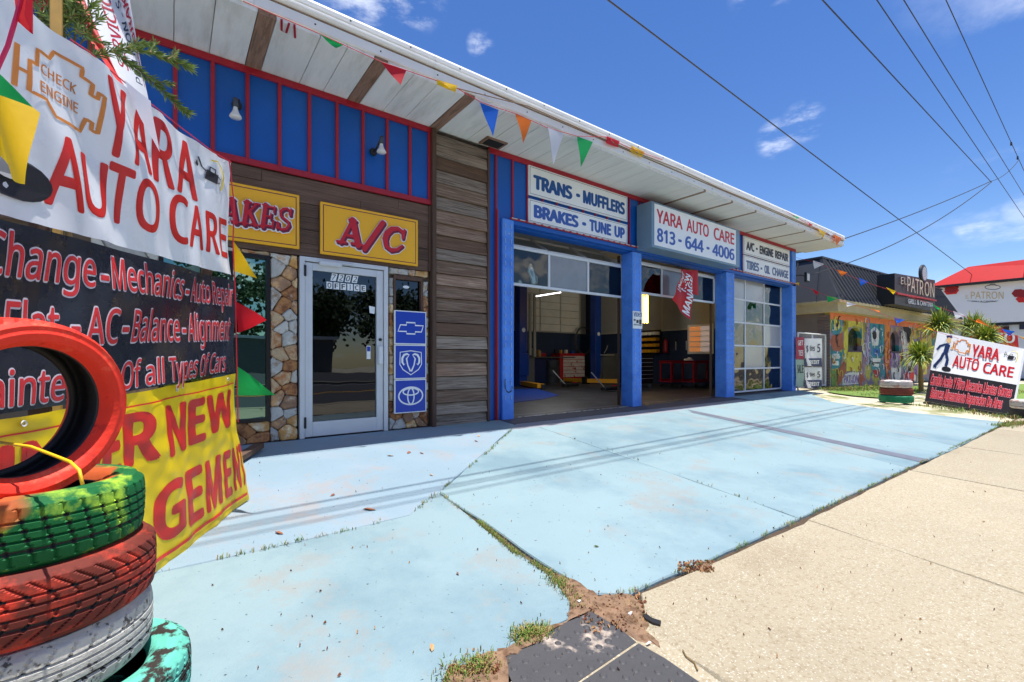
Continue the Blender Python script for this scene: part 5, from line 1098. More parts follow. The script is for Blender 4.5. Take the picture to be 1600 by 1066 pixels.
# shrub with needle leaves
M_leafA = mat('needle_leaf', S(96, 120, 50), .5, var=.3, vscale=9); M_leafB = mat('needle_leaf_pale', S(150, 168, 84), .5, var=.3, vscale=9); M_bark = mat('bark', S(128, 104, 62), .85, var=.2)
t = thing('needle_shrub', 'green needle leaved shrub with sprigs reaching over the banners', 'shrub', tuple(wd(150, 700, 3.0))); pb_ = wd(150, 700, 2.9); t.location = (pb_.x, pb_.y, gz(pb_.y))
stems = MB(); lf1 = MB(); lf2 = MB()
def sprig(path, r=.004, nleaf=120, ll=.05, dens=1.0):
    path = [Vector(p) for p in path]; stems.tube(path, r, 5, r2=r * .4)
    for _ in range(int(nleaf * dens)):
        k = random.random() ** .8 * (len(path) - 1.001); i = int(k); p = path[i].lerp(path[i + 1], k - i); d = (path[i + 1] - path[i]).normalized()
        r_ = Vector((random.gauss(0, 1), random.gauss(0, 1), random.gauss(0, 1))); r_ = (r_ - d * r_.dot(d)).normalized(); dirn = (d * random.uniform(.6, 1.3) + r_ * .7).normalized()
        l = ll * random.uniform(.6, 1.15); w_ = dirn.cross(Vector((random.random(), random.random(), random.random()))).normalized() * l * .07
        (lf1 if random.random() < .55 else lf2).add([p - w_ * .4, p + dirn * l * .5 - w_, p + dirn * l, p + dirn * l * .5 + w_], [(0, 1, 2, 3)])
def spx(pts, dep, **k): sprig([wd(x, y, dep + .04 * i) for i, (x, y) in enumerate(pts)], **k)
spx([(135, 90), (160, 84), (200, 74), (235, 82), (262, 92), (296, 105)], 2.5, nleaf=330, ll=.058)
spx([(175, 80), (200, 98), (230, 120), (262, 150), (294, 178)], 2.55, nleaf=330, ll=.055)
spx([(200, 74), (215, 66), (240, 70)], 2.5, nleaf=110, ll=.045); spx([(235, 82), (238, 74), (240, 66)], 2.52, nleaf=50, ll=.04); spx([(230, 120), (250, 128), (268, 132)], 2.6, nleaf=80, ll=.045)
spx([(262, 92), (270, 88), (276, 80)], 2.55, nleaf=60, ll=.04); spx([(120, 50), (125, 40), (130, 24)], 2.45, nleaf=60); spx([(120, 50), (150, 62), (190, 84)], 2.45, nleaf=60)
for _ in range(60):
    x, y = random.uniform(55, 135), random.uniform(-40, 70); sprig([wd(x, y, 2.55 + random.uniform(-.1, .3)), wd(x + random.uniform(-12, 14), y - random.uniform(5, 18), 2.5 + random.uniform(-.1, .3)), wd(x + random.uniform(-16, 26), y - random.uniform(20, 36), 2.5)], nleaf=45, ll=.06)
for _ in range(14): stems.tube([Vector((pb_.x + random.uniform(-.1, .1), pb_.y + random.uniform(-.1, .1), gz(pb_.y))), wd(100, 300, 2.75), wd(random.uniform(60, 150), random.uniform(0, 100), 2.6)], .006, 5)
stems.build('stem', M_bark, t); lf1.build('foliage', M_leafA, t); lf2.build('foliage', M_leafB, t)
# near pennants
nf = lambda d: (lambda x, y: wd(x, y, d))
tp = thing('pennant_string', 'string of big near pennants hanging in front of the banners', 'pennants', tuple(wd(20, 60, 1.0)), 'strings of coloured plastic pennants')
MB().tube([wd(42, -40, .98), wd(30, 10, 1.0), (wd(22, 38, 1.0)), wd(12, 72, 1.0), wd(-6, 112, 1.0), wd(-60, 190, 1.0)], .0045, 6).build('cord', mat('cord_pink', S(206, 40, 96), .5), tp)
grid(lambda u, v: wd(20 + 36 * u - 4 * (1 - v) * (u - .5) * 3, -30 + (1 - v) * (62 + 12 * math.sin(3.1 * u)), 1.0) + FW * .02 * math.sin(4 * u), 10, 8).build('pennant', PC['red'], tp, smooth=True)
pennant(tp, wd(-40, 80, 1.05), wd(-30, 140, 1.05), wd(50, 164, 1.1), 'green', .01)
grid(lambda u, v: wd(-50 + (100 + 8 * (1 - v)) * u, 120 + 50 * u * u + (1 - v) * (150 - 60 * (1 - u)) - (1 - v) * 45 * u ** 4 + (1 - v) * 20 * u, 1.15) + FW * .03 * math.sin(5 * u + 2 * v), 14, 12).build('pennant', PC['yellow'], tp, smooth=True)
pennant(tp, bpt(180, 124) + bnor * .04, bpt(222, 157) + bnor * .04, bpt(228, 237) + bnor * .05, 'white', .012)
MB().tube([bpt(x_, y_) + bnor * .02 for x_, y_ in ((101, 61), (132, 81), (152, 99), (175, 118), (223, 157), (278, 200), (329, 238), (357, 254))], .003, 5).build('cord', M_cord, tp)
tp = thing('pennant_string', 'string of pennants tied down the right edge of the stacked banners', 'pennants', tuple(wd(362, 300, 3.1)), 'strings of coloured plastic pennants')
MB().tube([wd(358, 250, 3.1), wd(366, 320, 3.12), wd(364, 380, 3.12), wd(368, 470, 3.12), wd(370, 575, 3.12), wd(372, 660, 3.12)], .004, 6).build('cord', M_cord, tp)
pennant(tp, wd(364, 376, 3.12), wd(366, 424, 3.12), wd(404, 436, 3.14), 'yellow', .02); pennant(tp, wd(366, 470, 3.12), wd(372, 520, 3.12), wd(421, 501, 3.14), 'red', .04); pennant(tp, wd(369, 572, 3.12), wd(371, 618, 3.12), wd(434, 617, 3.14), 'green', .03)

# =================================================================== TYRES
GRV = set()
def tyre_mesh(Rr, W_, rim, n=144, pat=0, deep=.008):
    """lathe about z, centred at z=0; tread grooves cut as geometry"""
    prof = []   # (r, z, kind) from inner bead around the outside back to the other bead
    h = W_ / 2; sw_ = [(rim, -h * .62), (rim + .012, -h * .80), (rim + (Rr - rim) * .25, -h * .97), (rim + (Rr - rim) * .42, -h * .985), (rim + (Rr - rim) * .44, -h * 1.01), (rim + (Rr - rim) * .50, -h * 1.01), (rim + (Rr - rim) * .52, -h * .985), (rim + (Rr - rim) * .72, -h * .97), (rim + (Rr - rim) * .74, -h * .985), (rim + (Rr - rim) * .77, -h * .965), (Rr - .022, -h * .88), (Rr - .008, -h * .80)]
    prof += [(r, z, 0) for r, z in sw_]
    tr = []; gro = [-.38, -.10, .16, .42] if pat != 1 else [-.36, .0, .36]
    nt = 30
    for i in range(nt + 1):
        z = -.76 + 1.52 * i / nt; dep = 0
        for g_ in gro:
            if abs(z - g_) < .035: dep = deep
        tr.append((Rr - .008 * (abs(z) ** 3) * 1.5 - dep, z * h, 1))
    prof += tr + [(r, -z, 0) for r, z in sw_[::-1]]
    prof += [(rim - .002, h * .55, 2), (rim + .018, h * .5, 2), (rim + (Rr - rim) * .5, h * .80, 2), (Rr - .035, h * .6, 2), (Rr - .03, 0, 2), (Rr - .035, -h * .6, 2), (rim + (Rr - rim) * .5, -h * .80, 2), (rim + .018, -h * .5, 2), (rim - .002, -h * .55, 2)]
    GRV.clear(); vs = []; m = len(prof)
    for k, (r, z, kd) in enumerate(prof):
        for q in range(n):
            a = 2 * math.pi * q / n; rr = r
            if kd == 1:
                zz_ = z / h; sh_ = {0: 4 * zz_, 1: 7 * abs(zz_) * 1.6, 2: -9 * zz_, 3: 14 * zz_ * zz_}[pat]
                ph = (q + sh_) % (7 if pat != 1 else 6)
                if ph < 1.0 and (abs(zz_) > .12 or pat == 0) and not (pat == 2 and abs(zz_) < .40): rr -= deep * .8
            if kd == 1 and rr < Rr - .008 * (abs(z / h) ** 3) * 1.5 - deep * .5: GRV.add(k * n + q)
            vs.append((rr * math.cos(a), rr * math.sin(a), z))
    fs = [(k * n + q, k * n + (q + 1) % n, ((k + 1) % m) * n + (q + 1) % n, ((k + 1) % m) * n + q) for k in range(m) for q in range(n)]
    mb = MB(); mb.add(vs, fs); return mb, m, n, prof
M_grv = mat('tread_groove', (.03, .026, .024), .9)
M_inn = mat('tyre_inner', (.012, .012, .013), .6, bump=.2)
def tyre(name, label, loc, Rr, W_, rim, m, pat=0, rot=None, tilt=(0, 0, 0), n=288, group='painted old tyres stacked at the sidewalk'):
    mb, mm, n_, prof = tyre_mesh(Rr, W_, rim, n, pat); me = bpy.data.meshes.new(name); me.from_pydata(mb.v, [], mb.f); me.materials.append(m); me.materials.append(M_inn); me.materials.append(M_grv); me.update()
    mi = []
    for k in range(mm):
        for q in range(n_):
            g4 = sum(((k + a) % mm) * n_ + (q + b) % n_ in GRV for a in (0, 1) for b in (0, 1)); mi.append(1 if prof[k][2] == 2 or prof[(k + 1) % mm][2] == 2 else (2 if g4 >= 3 else 0))
    me.polygons.foreach_set('material_index', mi)
    sm = [(prof[k][2] != 1 or prof[(k + 1) % mm][2] != 1) for k in range(mm) for q in range(n_)]; me.polygons.foreach_set('use_smooth', sm)
    bm = bmesh.new(); bm.from_mesh(me); bmesh.ops.recalc_face_normals(bm, faces=bm.faces); bm.to_mesh(me); bm.free()
    o = bpy.data.objects.new(name, me); col.objects.link(o); o.location = loc; o.rotation_euler = tilt
    if rot is not None: o.rotation_mode = 'QUATERNION'; o.rotation_quaternion = rot
    tag(o, label, 'tyre', group); return o
def camw(depth, lat, z): p = CP + FW * depth + RT * lat; p.z = z; return p
TC = (1.40, -1.485)
c0 = camw(TC[0], TC[1], 0); zb = gz(c0.y)
rub = S(30, 30, 32)
Mt_teal = mat('tyre_teal', S(98, 180, 160), .9, spec=.1, var=.12, vscale=10, bump=.3, bscale=40, c2=S(56, 50, 46), c2scale=11, c2lo=.51, c2hi=.57)
Mt_white = mat('tyre_white', S(190, 186, 176), .9, spec=.1, var=.16, vscale=10, bump=.6, bscale=60, c2=S(96, 90, 84), c2scale=26, c2lo=.57, c2hi=.62)
Mt_brown = mat('tyre_brown', S(112, 50, 40), .72, spec=.2, var=.25, vscale=5, bump=.2, bscale=30, c2=S(230, 70, 48), c2scale=6, c2lo=.50, c2hi=.66)
Mt_green = mat('tyre_green', S(24, 100, 52), .7, spec=.2, var=.25, vscale=5, bump=.2, bscale=30, c2=S(170, 206, 60), c2scale=5.2, c2lo=.50, c2hi=.62, speck=S(186, 88, 44), speckscale=3.4, specklo=.545, c3=S(20, 40, 28), c3scale=5, c3lo=.56, c3hi=.68, c3amt=.8)
Mt_red = mat('tyre_red', S(232, 58, 40), .6, spec=.25, var=.14, vscale=6, bump=.4, bscale=40, c2=S(96, 26, 32), c2scale=6, c2lo=.58, c2hi=.70, c3=S(250, 130, 96), c3scale=9, c3lo=.56, c3hi=.66, c3amt=.5)
h = .195
tyre('tyre', 'teal painted tyre flaking to black at the bottom of the near stack', tuple(c0 + RT * .10 + FW * .02 + Vector((0, 0, zb + .10 - c0.z))), .315, .19, .19, Mt_teal, 2)
tyre('tyre', 'white painted tyre with dark scuffs lying on the teal tyre', tuple(c0 + RT * .0 + Vector((0, 0, zb + .10 + h))), .30, .19, .19, Mt_white, 2)
tyre('tyre', 'brown and red sprayed tyre lying between the green and white tyres', tuple(c0 + RT * .005 + Vector((0, 0, zb + .10 + 2 * h))), .305, .2, .19, Mt_brown, 3, tilt=(R(-1.5), R(1), 0))
gtop = zb + .10 + 3 * h
tyre('tyre', 'green tyre with orange and lime spray lying under the red tyre', tuple(c0 + RT * -.015 + Vector((0, 0, gtop))), .29, .2, .18, Mt_green, 0, tilt=(R(-1), R(1.5), 0))
# standing red tyre: axis tilted away to the left
axv = (FW * math.cos(R(79)) - RT * math.sin(R(79)) + Vector((0, 0, .06))).normalized()
rc = camw(1.30, -1.43, 0) ; rc.z = EYE - (640 - HY) / FPX * 1.30
q = axv.to_track_quat('Z', 'Y')
red_t = tyre('tyre', 'glossy red tyre standing upright on top of the near stack', tuple(rc), .262, .20, .185, Mt_red, 1, rot=q)
# yellow strap round the red tyre
t = thing('yellow_strap', 'yellow cord tied round the lower rim of the red tyre', 'cord', tuple(rc)); MB().tube([wd(-10, 690, 1.25), wd(48, 698, 1.24), wd(85, 712, 1.22), wd(110, 722, 1.18), wd(124, 735, 1.15), wd(129, 757, 1.14)], .004, 6).build('cord', mat('strap_yellow', S(240, 190, 20), .5), t, smooth=True)
# far stack
fc = gp(1405, 630); fz = gz(fc.y)
for i, (c_, nm, lb) in enumerate(((S(24, 130, 90), 'green', 'green painted tyre at the foot of the far stack by the leaning sign'), (S(120, 56, 40), 'brown', 'brown painted tyre in the middle of the far stack by the leaning sign'), (S(196, 190, 184), 'white', 'whitish tyre topmost on the far stack by the leaning sign'))):
    tyre('tyre', lb, (fc.x + .25 + .02 * (i == 1), fc.y + .12, fz + .09 + i * .182), .34 - .01 * i, .18, .2, mat('tyre_far_' + nm, c_, .6, var=.2, vscale=6, c2=S(150, 80, 50) if nm == 'white' else None, c2scale=4, c2lo=.55, c2hi=.65), 2, n=72, group='painted old tyres stacked at the far edge of the forecourt')
fc2 = gp(1612, 655); tyre('tyre', 'dark tyre cut by the right edge of the picture beside the leaning sign', (fc2.x + .3, fc2.y, gz(fc2.y) + .09), .33, .18, .2, mat('tyre_plain', (.03, .03, .03), .7), 2, n=72, group='painted old tyres stacked at the far edge of the forecourt')
tyre('tyre', 'white painted tyre on the dark tyre at the right edge of the picture', (fc2.x + .3, fc2.y, gz(fc2.y) + .27), .33, .18, .2, MATS['tyre_far_white'], 2, n=72, group='painted old tyres stacked at the far edge of the forecourt')

# =================================================================== LEANING SIGN AT THE RIGHT
bl_, br_ = gp(1445, 629), gp(1580, 650); bl_.z += .03; br_.z += .03
up_ = None
tl_ = wd(1465, 518, (bl_ - CP).dot(FW) + .38); tr_ = wd(1600, 545, (br_ - CP).dot(FW) + .38)
Qs = [bl_, br_, tr_, tl_]; nsg = (br_ - bl_).cross(tl_ - bl_).normalized()
if nsg.dot(CP - bl_) < 0: nsg = -nsg
sg = lambda u, v, k=0.0: bil(Qs, u, v) + nsg * k
t = thing('leaning_sign', 'white and black sign board with mechanic picture and Spanish text, leaning at the yard edge', 'sign', tuple(bl_))
def qpl(u0, u1, v0, v1, k): return MB().add([sg(u0, v0, k), sg(u1, v0, k), sg(u1, v1, k), sg(u0, v1, k)], [(0, 1, 2, 3)])
o = MB().prism([sg(0, 0), sg(1, 0), sg(1, 1), sg(0, 1)], -nsg * .05).build('board', M_wwht, t); recalc(o)
qpl(0.0, 1, 0, .44, .003).build('black_half', mat('sign_black', (.02, .018, .02), .5), t); qpl(0, 1, .44, .995, .003).build('white_half', M_wwht, t)
mb = MB(); lettering(mb, 'YARA', .47, .78, .74, .92, lambda a, b: sg(a, b, .006), .03); lettering(mb, 'AUTO', .27, .58, .54, .71, lambda a, b: sg(a, b, .006), .03); lettering(mb, 'CARE', .63, .95, .53, .69, lambda a, b: sg(a, b, .006), .03); mb.build('lettering', M_sred, t)
rws = [('Cambio Aceite Y Filtro Mecanica Llantas Gomas', .03, .97, .24, .385), ('Balances Alineamiento Reparacion De Aires', .06, .90, .06, .20)]
for nm, mm_, k, gr, bo in (('lettering_outline', mat('letter_pink', S(240, 170, 180), .5), .006, .028, .03), ('lettering', M_sred, .009, 0, .03)):
    mb = MB(); [lettering(mb, s, a, b, lo, hi, lambda x, z: sg(x, z, k), bo, .15, grow=gr) for s, a, b, lo, hi in rws]; mb.build(nm, mm_, t)
eng(None, .24, .44, .76, .95, t, M_po, lambda x, z: sg(x, z, .006), .07); can(lambda x, z: sg(x, z, .006), .82, .95, .78, .93, t)
mech = MB(); F_ = lambda a, b: sg(a, b, .007); Fn = mat('print_navy2', S(20, 44, 92), .5); Fs = mat('print_skin', S(232, 190, 130), .5)
poly2d(mech, [(.125, .70), (.185, .71), (.20, .84), (.14, .86)], F_); stroke2d(mech, [(.135, .71), (.11, .62), (.04, .50)], .035, F_); stroke2d(mech, [(.17, .71), (.20, .62), (.19, .53)], .035, lambda a, b: sg(a, b, .0075)); stroke2d(mech, [(.14, .84), (.07, .80), (.04, .74)], .028, lambda a, b: sg(a, b, .0072)); poly2d(mech, [(.13, .965), (.20, .985), (.21, .95), (.14, .935)], F_); stroke2d(mech, [(.03, .495), (.075, .495)], .022, lambda a, b: sg(a, b, .0078)); mech.build('mechanic_suit', Fn, t)
poly2d(MB(), ell(.172, .905, .03, .042, 16), F_).build('mechanic_face', Fs, t); poly2d(MB(), ell(.225, .80, .014, .02, 10), F_).build('mechanic_hand', Fs, t)
mech = MB(); poly2d(mech, ell(.205, .49, .06, .035, 20), F_); mech.build('printed_wheel', M_black, t)
for u in (.02, .5, .97):
    a = sg(u, .9, -.06); b = Vector((a.x + .55, a.y + .35, gz(a.y))); bar(MB(), Vector((b.x, b.y, b.z)), Vector((b.x + .01, b.y, b.z)), .05, .02); MB().tube([a, b], .02, 6).build('prop', M_woodv, t)
MB().tube([sg(-.02, -.02, -.03), sg(1.02, -.02, -.03)], .035, 8).build('skid', M_black, t)

# =================================================================== RESTAURANT WITH MURAL
rc0 = Vector((16.9, -.15, 0)); an = R(-3.2); ux = Vector((math.cos(an), math.sin(an), 0)); uy = Vector((-ux.y, ux.x, 0))
def rp(a, b, z): return rc0 + ux * a + uy * b + Vector((0, 0, z - .04))
def rbox(a0, a1, b0, b1, z0, z1): 
    mb = MB(); mb.add([rp(a, b, z) for z in (z0, z1) for a, b in ((a0, b0), (a1, b0), (a1, b1), (a0, b1))], [(3, 2, 1, 0), (4, 5, 6, 7), (0, 1, 5, 4), (1, 2, 6, 5), (2, 3, 7, 6), (3, 0, 4, 7)]); return mb
rs = thing('restaurant_building', 'low restaurant with painted mural wall and black seamed metal mansard roof', 'building', tuple(rc0))
M_rw = mat('stucco_grey', S(128, 118, 112), .85, var=.1, vscale=2, bump=.3); M_cream = mat('cream_cornice', S(196, 178, 136), .8, var=.1); M_roofm = mat('roof_charcoal', S(48, 50, 54), .45, var=.08)
# front wall around two arched windows
def rfront(px): # metres along front wall at image column
    r = ray(px, 560); n = uy; k = (n.dot(rp(0, 0, 0)) - n.dot(CP)) / n.dot(r); return ux.dot(CP + r * k - rc0)
def rzz(px, py): r = ray(px, py); k = (uy.dot(rp(0, 0, 0)) - uy.dot(CP)) / uy.dot(r); return (CP + r * k).z + .04
a1, b1_ = rfront(1325), rfront(1346); a2, b2_ = rfront(1391), rfront(1405); zs = rzz(1335, 548); za = rzz(1335, 512)
rbox(0, 13, .15, 8, 0, 2.45).build('wall', M_rw, rs)
LEN = 13
M_mb = mat('mural_ground', S(150, 132, 150), .75, var=.25, vscale=3, c2=S(190, 178, 80), c2scale=1.1, c2lo=.5, c2hi=.53, c3=S(176, 92, 66), c3scale=1.7, c3lo=.54, c3hi=.57, speck=S(60, 130, 140), speckscale=2.0, specklo=.56)
for q0, q1 in ((0, a1), (b1_, a2), (b2_, LEN)): rbox(q0, q1, 0, .149, 0, 2.45).build('wall', M_mb, rs)
for q0, q1 in ((a1, b1_), (a2, b2_)):
    rbox(q0, q1, 0, .149, 0, zs).build('wall', M_mb, rs)
    mid = (q0 + q1) / 2; rad = (q1 - q0) / 2; top = za; mb = MB(); n = 12; pts = [(mid - rad * math.cos(math.pi * i / n), top - .35 + .35 * math.sin(math.pi * i / n)) for i in range(n + 1)]
    fr_ = [rp(a, 0, z) for a, z in pts] + [rp(q1, 0, 2.45), rp(q0, 0, 2.45)]
    recalc(mb.prism(fr_, uy * .149).build('wall', M_mb, rs))
    rbox(q0 + .01, q1 - .01, .12, .148, zs + .01, top - .01).build('window', mat('dark_window', (.015, .02, .018), .08), rs)
    rbox(q0 - .03, q1 + .03, -.03, .0, zs - .05, zs).build('sill', mat('sill_purple', S(70, 40, 70), .6), rs)
# brick corner on the shadow side
for k in range(26): rbox(-.03, -.003, .0, .35, k * .092, k * .092 + .08).build('brick', mat('brick_grey', S(120, 104, 100), .85, var=.15, objrand=.1), rs)
rbox(-.35, LEN + .2, -.35, 8.2, 2.45, 2.72).build('cornice', M_cream, rs); rbox(-.42, LEN + .2, -.42, 8.2, 2.721, 2.80).build('cornice', M_cream, rs)
rbox(-.02, LEN, -.012, -.001, 2.25, 2.449).build('mural_band', mat('mural_orange', S(236, 132, 84), .7, var=.15), rs)
# mansard
zb_, zt_ = 2.8, 4.28
mb = MB(); mo = [(-.42, -.42), (LEN, -.42), (LEN, 8), (-.42, 8)]; mi_ = [(.25, .35), (LEN, .35), (LEN, 7.4), (.25, 7.4)]
mb.add([rp(a, b, zb_) for a, b in mo] + [rp(a, b, zt_) for a, b in mi_], [(0, 1, 5, 4), (1, 2, 6, 5), (2, 3, 7, 6), (3, 0, 4, 7), (4, 5, 6, 7)]); mb.build('roof', M_roofm, rs)
def seam(p, q, nm='roof_seam'): 
    mb = MB(); d = (q - p).normalized(); mb.tube([p, q], .028, 4); return mb.build(nm, M_roofm, rs)
for i in range(44):
    a = -.2 + i * .30; k = max(0, (.25 - a) * 1.1)
    seam(rp(a, -.44, zb_), rp(max(a, .25), .33 - 0, zt_))
for i in range(9): b = .2 + i * .85; seam(rp(-.44, b, zb_), rp(.23, max(b, .35), zt_))
rbox(.2, LEN, .3, .42, zt_, zt_ + .06).build('roof_cap', M_roofm, rs); rbox(.2, .32, .42, 7.4, zt_, zt_ + .06).build('roof_cap', M_roofm, rs)
# mural: broad painted fields and sugar skull shapes
cols = {k: mat('mural_' + k, S(*v), .7, var=.22, vscale=5) for k, v in dict(yellow=(216, 200, 70), teal=(60, 140, 150), blue=(50, 110, 180), purple=(150, 120, 176), pink=(226, 150, 140), black=(28, 26, 30), white=(226, 224, 216), red=(206, 50, 40), rust=(170, 92, 60), green=(120, 150, 70), orange2=(230, 140, 60), lav=(190, 180, 206)).items()}
rf2 = lambda k: (lambda px, py: rp(rfront(px), -.003 - k * .003, rzz(px, py)))
def mur(c, k, pts, jitter=True):
    mb = MB(); P_ = []
    for a, b in zip(pts, pts[1:] + pts[:1]):
        for q in range(3): P_.append((a[0] + (b[0] - a[0]) * q / 3 + random.uniform(-.3, .3) * (q > 0), a[1] + (b[1] - a[1]) * q / 3 + random.uniform(-.3, .3) * (q > 0)))
    P_ = [(x, min(y, 604)) for x, y in P_]
    poly2d(mb, P_, rf2(k)); return mb.build('mural_paint', cols[c], rs)
def in2(x0, x1, y0, y1): return [(x0, y1), (x1, y1), (x1, y0), (x0, y0)]
mur('yellow', 1, in2(1318, 1325, 490, 560)); mur('yellow', 1, in2(1322, 1346, 550, 580)); mur('yellow', 1, [(1318, 490), (1346, 490), (1346, 512), (1335, 509), (1325, 512), (1318, 520)]); mur('yellow', 1, [(1346, 505), (1356, 500), (1352, 550), (1347, 550)])
mur('white', 1, [(1316, 602), (1316, 592), (1320, 585), (1328, 582), (1342, 582), (1342, 600)])
lettering(MB(), 'PATRON', 1318, 1341, -599, -586, lambda a, b: rf2(2)(a, -b), .06).build('mural_lettering', cols['purple'], rs)
mur('rust', 1, [(1299, 525), (1316, 520), (1318, 545), (1312, 548), (1299, 548)]); mur('teal', 1, [(1299, 493), (1304, 490), (1314, 500), (1315, 516), (1308, 526), (1299, 520)]); mur('yellow', 2, ell(1307, 508, 5.5, 9, 14)); mur('black', 3, ell(1307, 508, 2, 3.5, 10))
mur('teal', 1, [(1299, 550), (1314, 550), (1316, 562), (1312, 575), (1299, 577)]); mur('white', 2, in2(1300, 1311, 553, 561)); mur('white', 2, in2(1300, 1310, 564, 571))
mur('green', 1, [(1299, 578), (1308, 580), (1306, 603), (1299, 604)]); mur('rust', 1, [(1308, 578), (1318, 565), (1322, 580), (1314, 598), (1308, 602)])
mur('lav', 1, [(1348, 505), (1358, 495), (1358, 560), (1350, 552)]); mur('teal', 1, [(1359, 494), (1372, 490), (1382, 500), (1381, 540), (1377, 560), (1372, 582), (1362, 582), (1358, 560)]); mur('white', 2, [(1360, 516), (1367, 510), (1374, 518), (1372, 540), (1362, 540)]); mur('black', 3, ell(1366, 524, 3.2, 7, 12)); mur('blue', 2, in2(1364, 1374, 545, 556)); mur('white', 3, [(1360, 560), (1376, 560), (1372, 574), (1362, 572)]); mur('black', 4, in2(1362, 1374, 566, 568)); mur('red', 2, [(1363, 578), (1376, 578), (1371, 590), (1367, 590)])
mur('orange2', 1, [(1382, 492), (1391, 493), (1390, 560), (1386, 592), (1382, 560)]); mur('purple', 1, in2(1391, 1406, 551, 575)); mur('purple', 1, in2(1391, 1406, 500, 511))
mur('white', 1, [(1395, 560), (1402, 558), (1408, 575), (1407, 597), (1394, 597), (1392, 575)]); mur('white', 1, [(1407, 515), (1416, 520), (1420, 560), (1424, 575), (1412, 560)]); mur('black', 1, [(1410, 500), (1422, 500), (1424, 520), (1418, 535), (1412, 520)]); mur('white', 2, [(1416, 555), (1426, 552), (1427, 570), (1420, 576)]); mur('black', 3, in2(1419, 1424, 556, 562)); mur('red', 1, [(1414, 582), (1428, 582), (1428, 596), (1414, 597)]); mur('black', 2, in2(1419, 1423, 572, 584)); mur('purple', 1, in2(1427, 1434, 530, 585)); mur('yellow', 1, in2(1434, 1448, 500, 585)); mur('white', 2, [(1428, 585), (1434, 588), (1433, 598), (1427, 596)])
rm = random.Random(21)
for x0m, x1m, pal in ((1300, 1317, 'rust teal white black yellow'), (1348, 1358, 'lav purple white'), (1359, 1381, 'teal blue white black lav'), (1392, 1410, 'white black purple lav'), (1411, 1430, 'white red black lav'), (1318, 1346, 'green rust white'), (1382, 1391, 'rust pink'), (1432, 1447, 'green orange2 purple')):
    pl_ = pal.split()
    for q in range(26):
        cxm, cym = rm.uniform(x0m, x1m), rm.uniform(498, 596)
        if 1324 < cxm < 1347 and 506 < cym < 552 or 1390 < cxm < 1406 and 506 < cym < 552: continue
        mb = MB(); k_ = rm.uniform(.6, 1.0); ph_ = rm.uniform(0, 6); rr_ = rm.uniform(1.5, 4.5)
        pts_ = [(cxm + rr_ * k_ * math.cos(ph_ + a * .45) * (1 - a * .03), min(601, cym + rr_ * 2.0 * math.sin(ph_ + a * .45) * (1 - a * .03))) for a in range(rm.randint(5, 12))]
        stroke2d(mb, pts_, rm.uniform(.5, 1.6), rf2(5 + q * .15)); mb.build('mural_paint', cols[rm.choice(pl_)], rs)
# sign on the roof
t = thing('roof_sign', 'black box sign with raised cream EL PATRON letters on the mansard roof', 'sign', tuple(rp(8, -.5, 3.0)))
sx0, sx1 = rfront(1402), rfront(1466)
def rfy(off):   # survey onto a plane in front of the restaurant wall
    def f(px, py): r = ray(px, py); n = uy; o_ = n.dot(rp(0, off, 0)); return CP + r * ((o_ - n.dot(CP)) / n.dot(r))
    return f
fs_ = rfy(-.8)
def rsq(pts, d, nm, m, par, fz_=fs_): o = MB().prism([fz_(*p) for p in pts], uy * d).build(nm, m, par); recalc(o); return o
rsq([(1398, 475), (1461, 487), (1461, 438), (1398, 427)], .5, 'cabinet', mat('sign_box_black', (.012, .012, .013), .4), t)
M_ltr = mat('letter_cream', S(226, 206, 176), .4, metal=.2)
def lt(s, x0, x1, yb0, yt0, slope, off, m, nm='lettering', bold=.0, base=None):
    ff_ = rfy(off); return lettering(MB(), s, x0, x1, 0, 1, lambda a, b: ff_(a, yb0 + (a - x0) * slope + (yt0 - yb0) * b), bold).build(nm, m, t)
lt('EL', 1408, 1417, 444, 433, .1, -.85, M_ltr); lt('PATR', 1418, 1443, 455, 432, .28, -.9, M_ltr, bold=.005); lt('ON', 1445, 1460, 462, 440, .2, -.9, M_ltr, bold=.005)
rsq([(1400, 460), (1461, 471), (1461, 469), (1400, 457.5)], -.05, 'red_bar', M_sred, t, rfy(-.86))
lt('GRILL & CANTINA', 1419, 1458, 474, 467, .16, -.86, M_wwht, bold=.03)
hc = rfy(-.8)(1442, 428); MB().lathe([(.0001, -.05), (.31, -.05), (.34, -.03), (.34, .03), (.31, .05), (.0001, .05)], 28, Matrix.Translation(hc) @ uy.to_track_quat('Z', 'Y').to_matrix().to_4x4()).build('round_emblem', M_roofm, t); MB().lathe([(.0001, 0), (.26, 0)], 28, Matrix.Translation(hc - uy * .055) @ uy.to_track_quat('Z', 'Y').to_matrix().to_4x4()).build('emblem_face', mat('emblem_grey', S(196, 196, 196), .4), t)
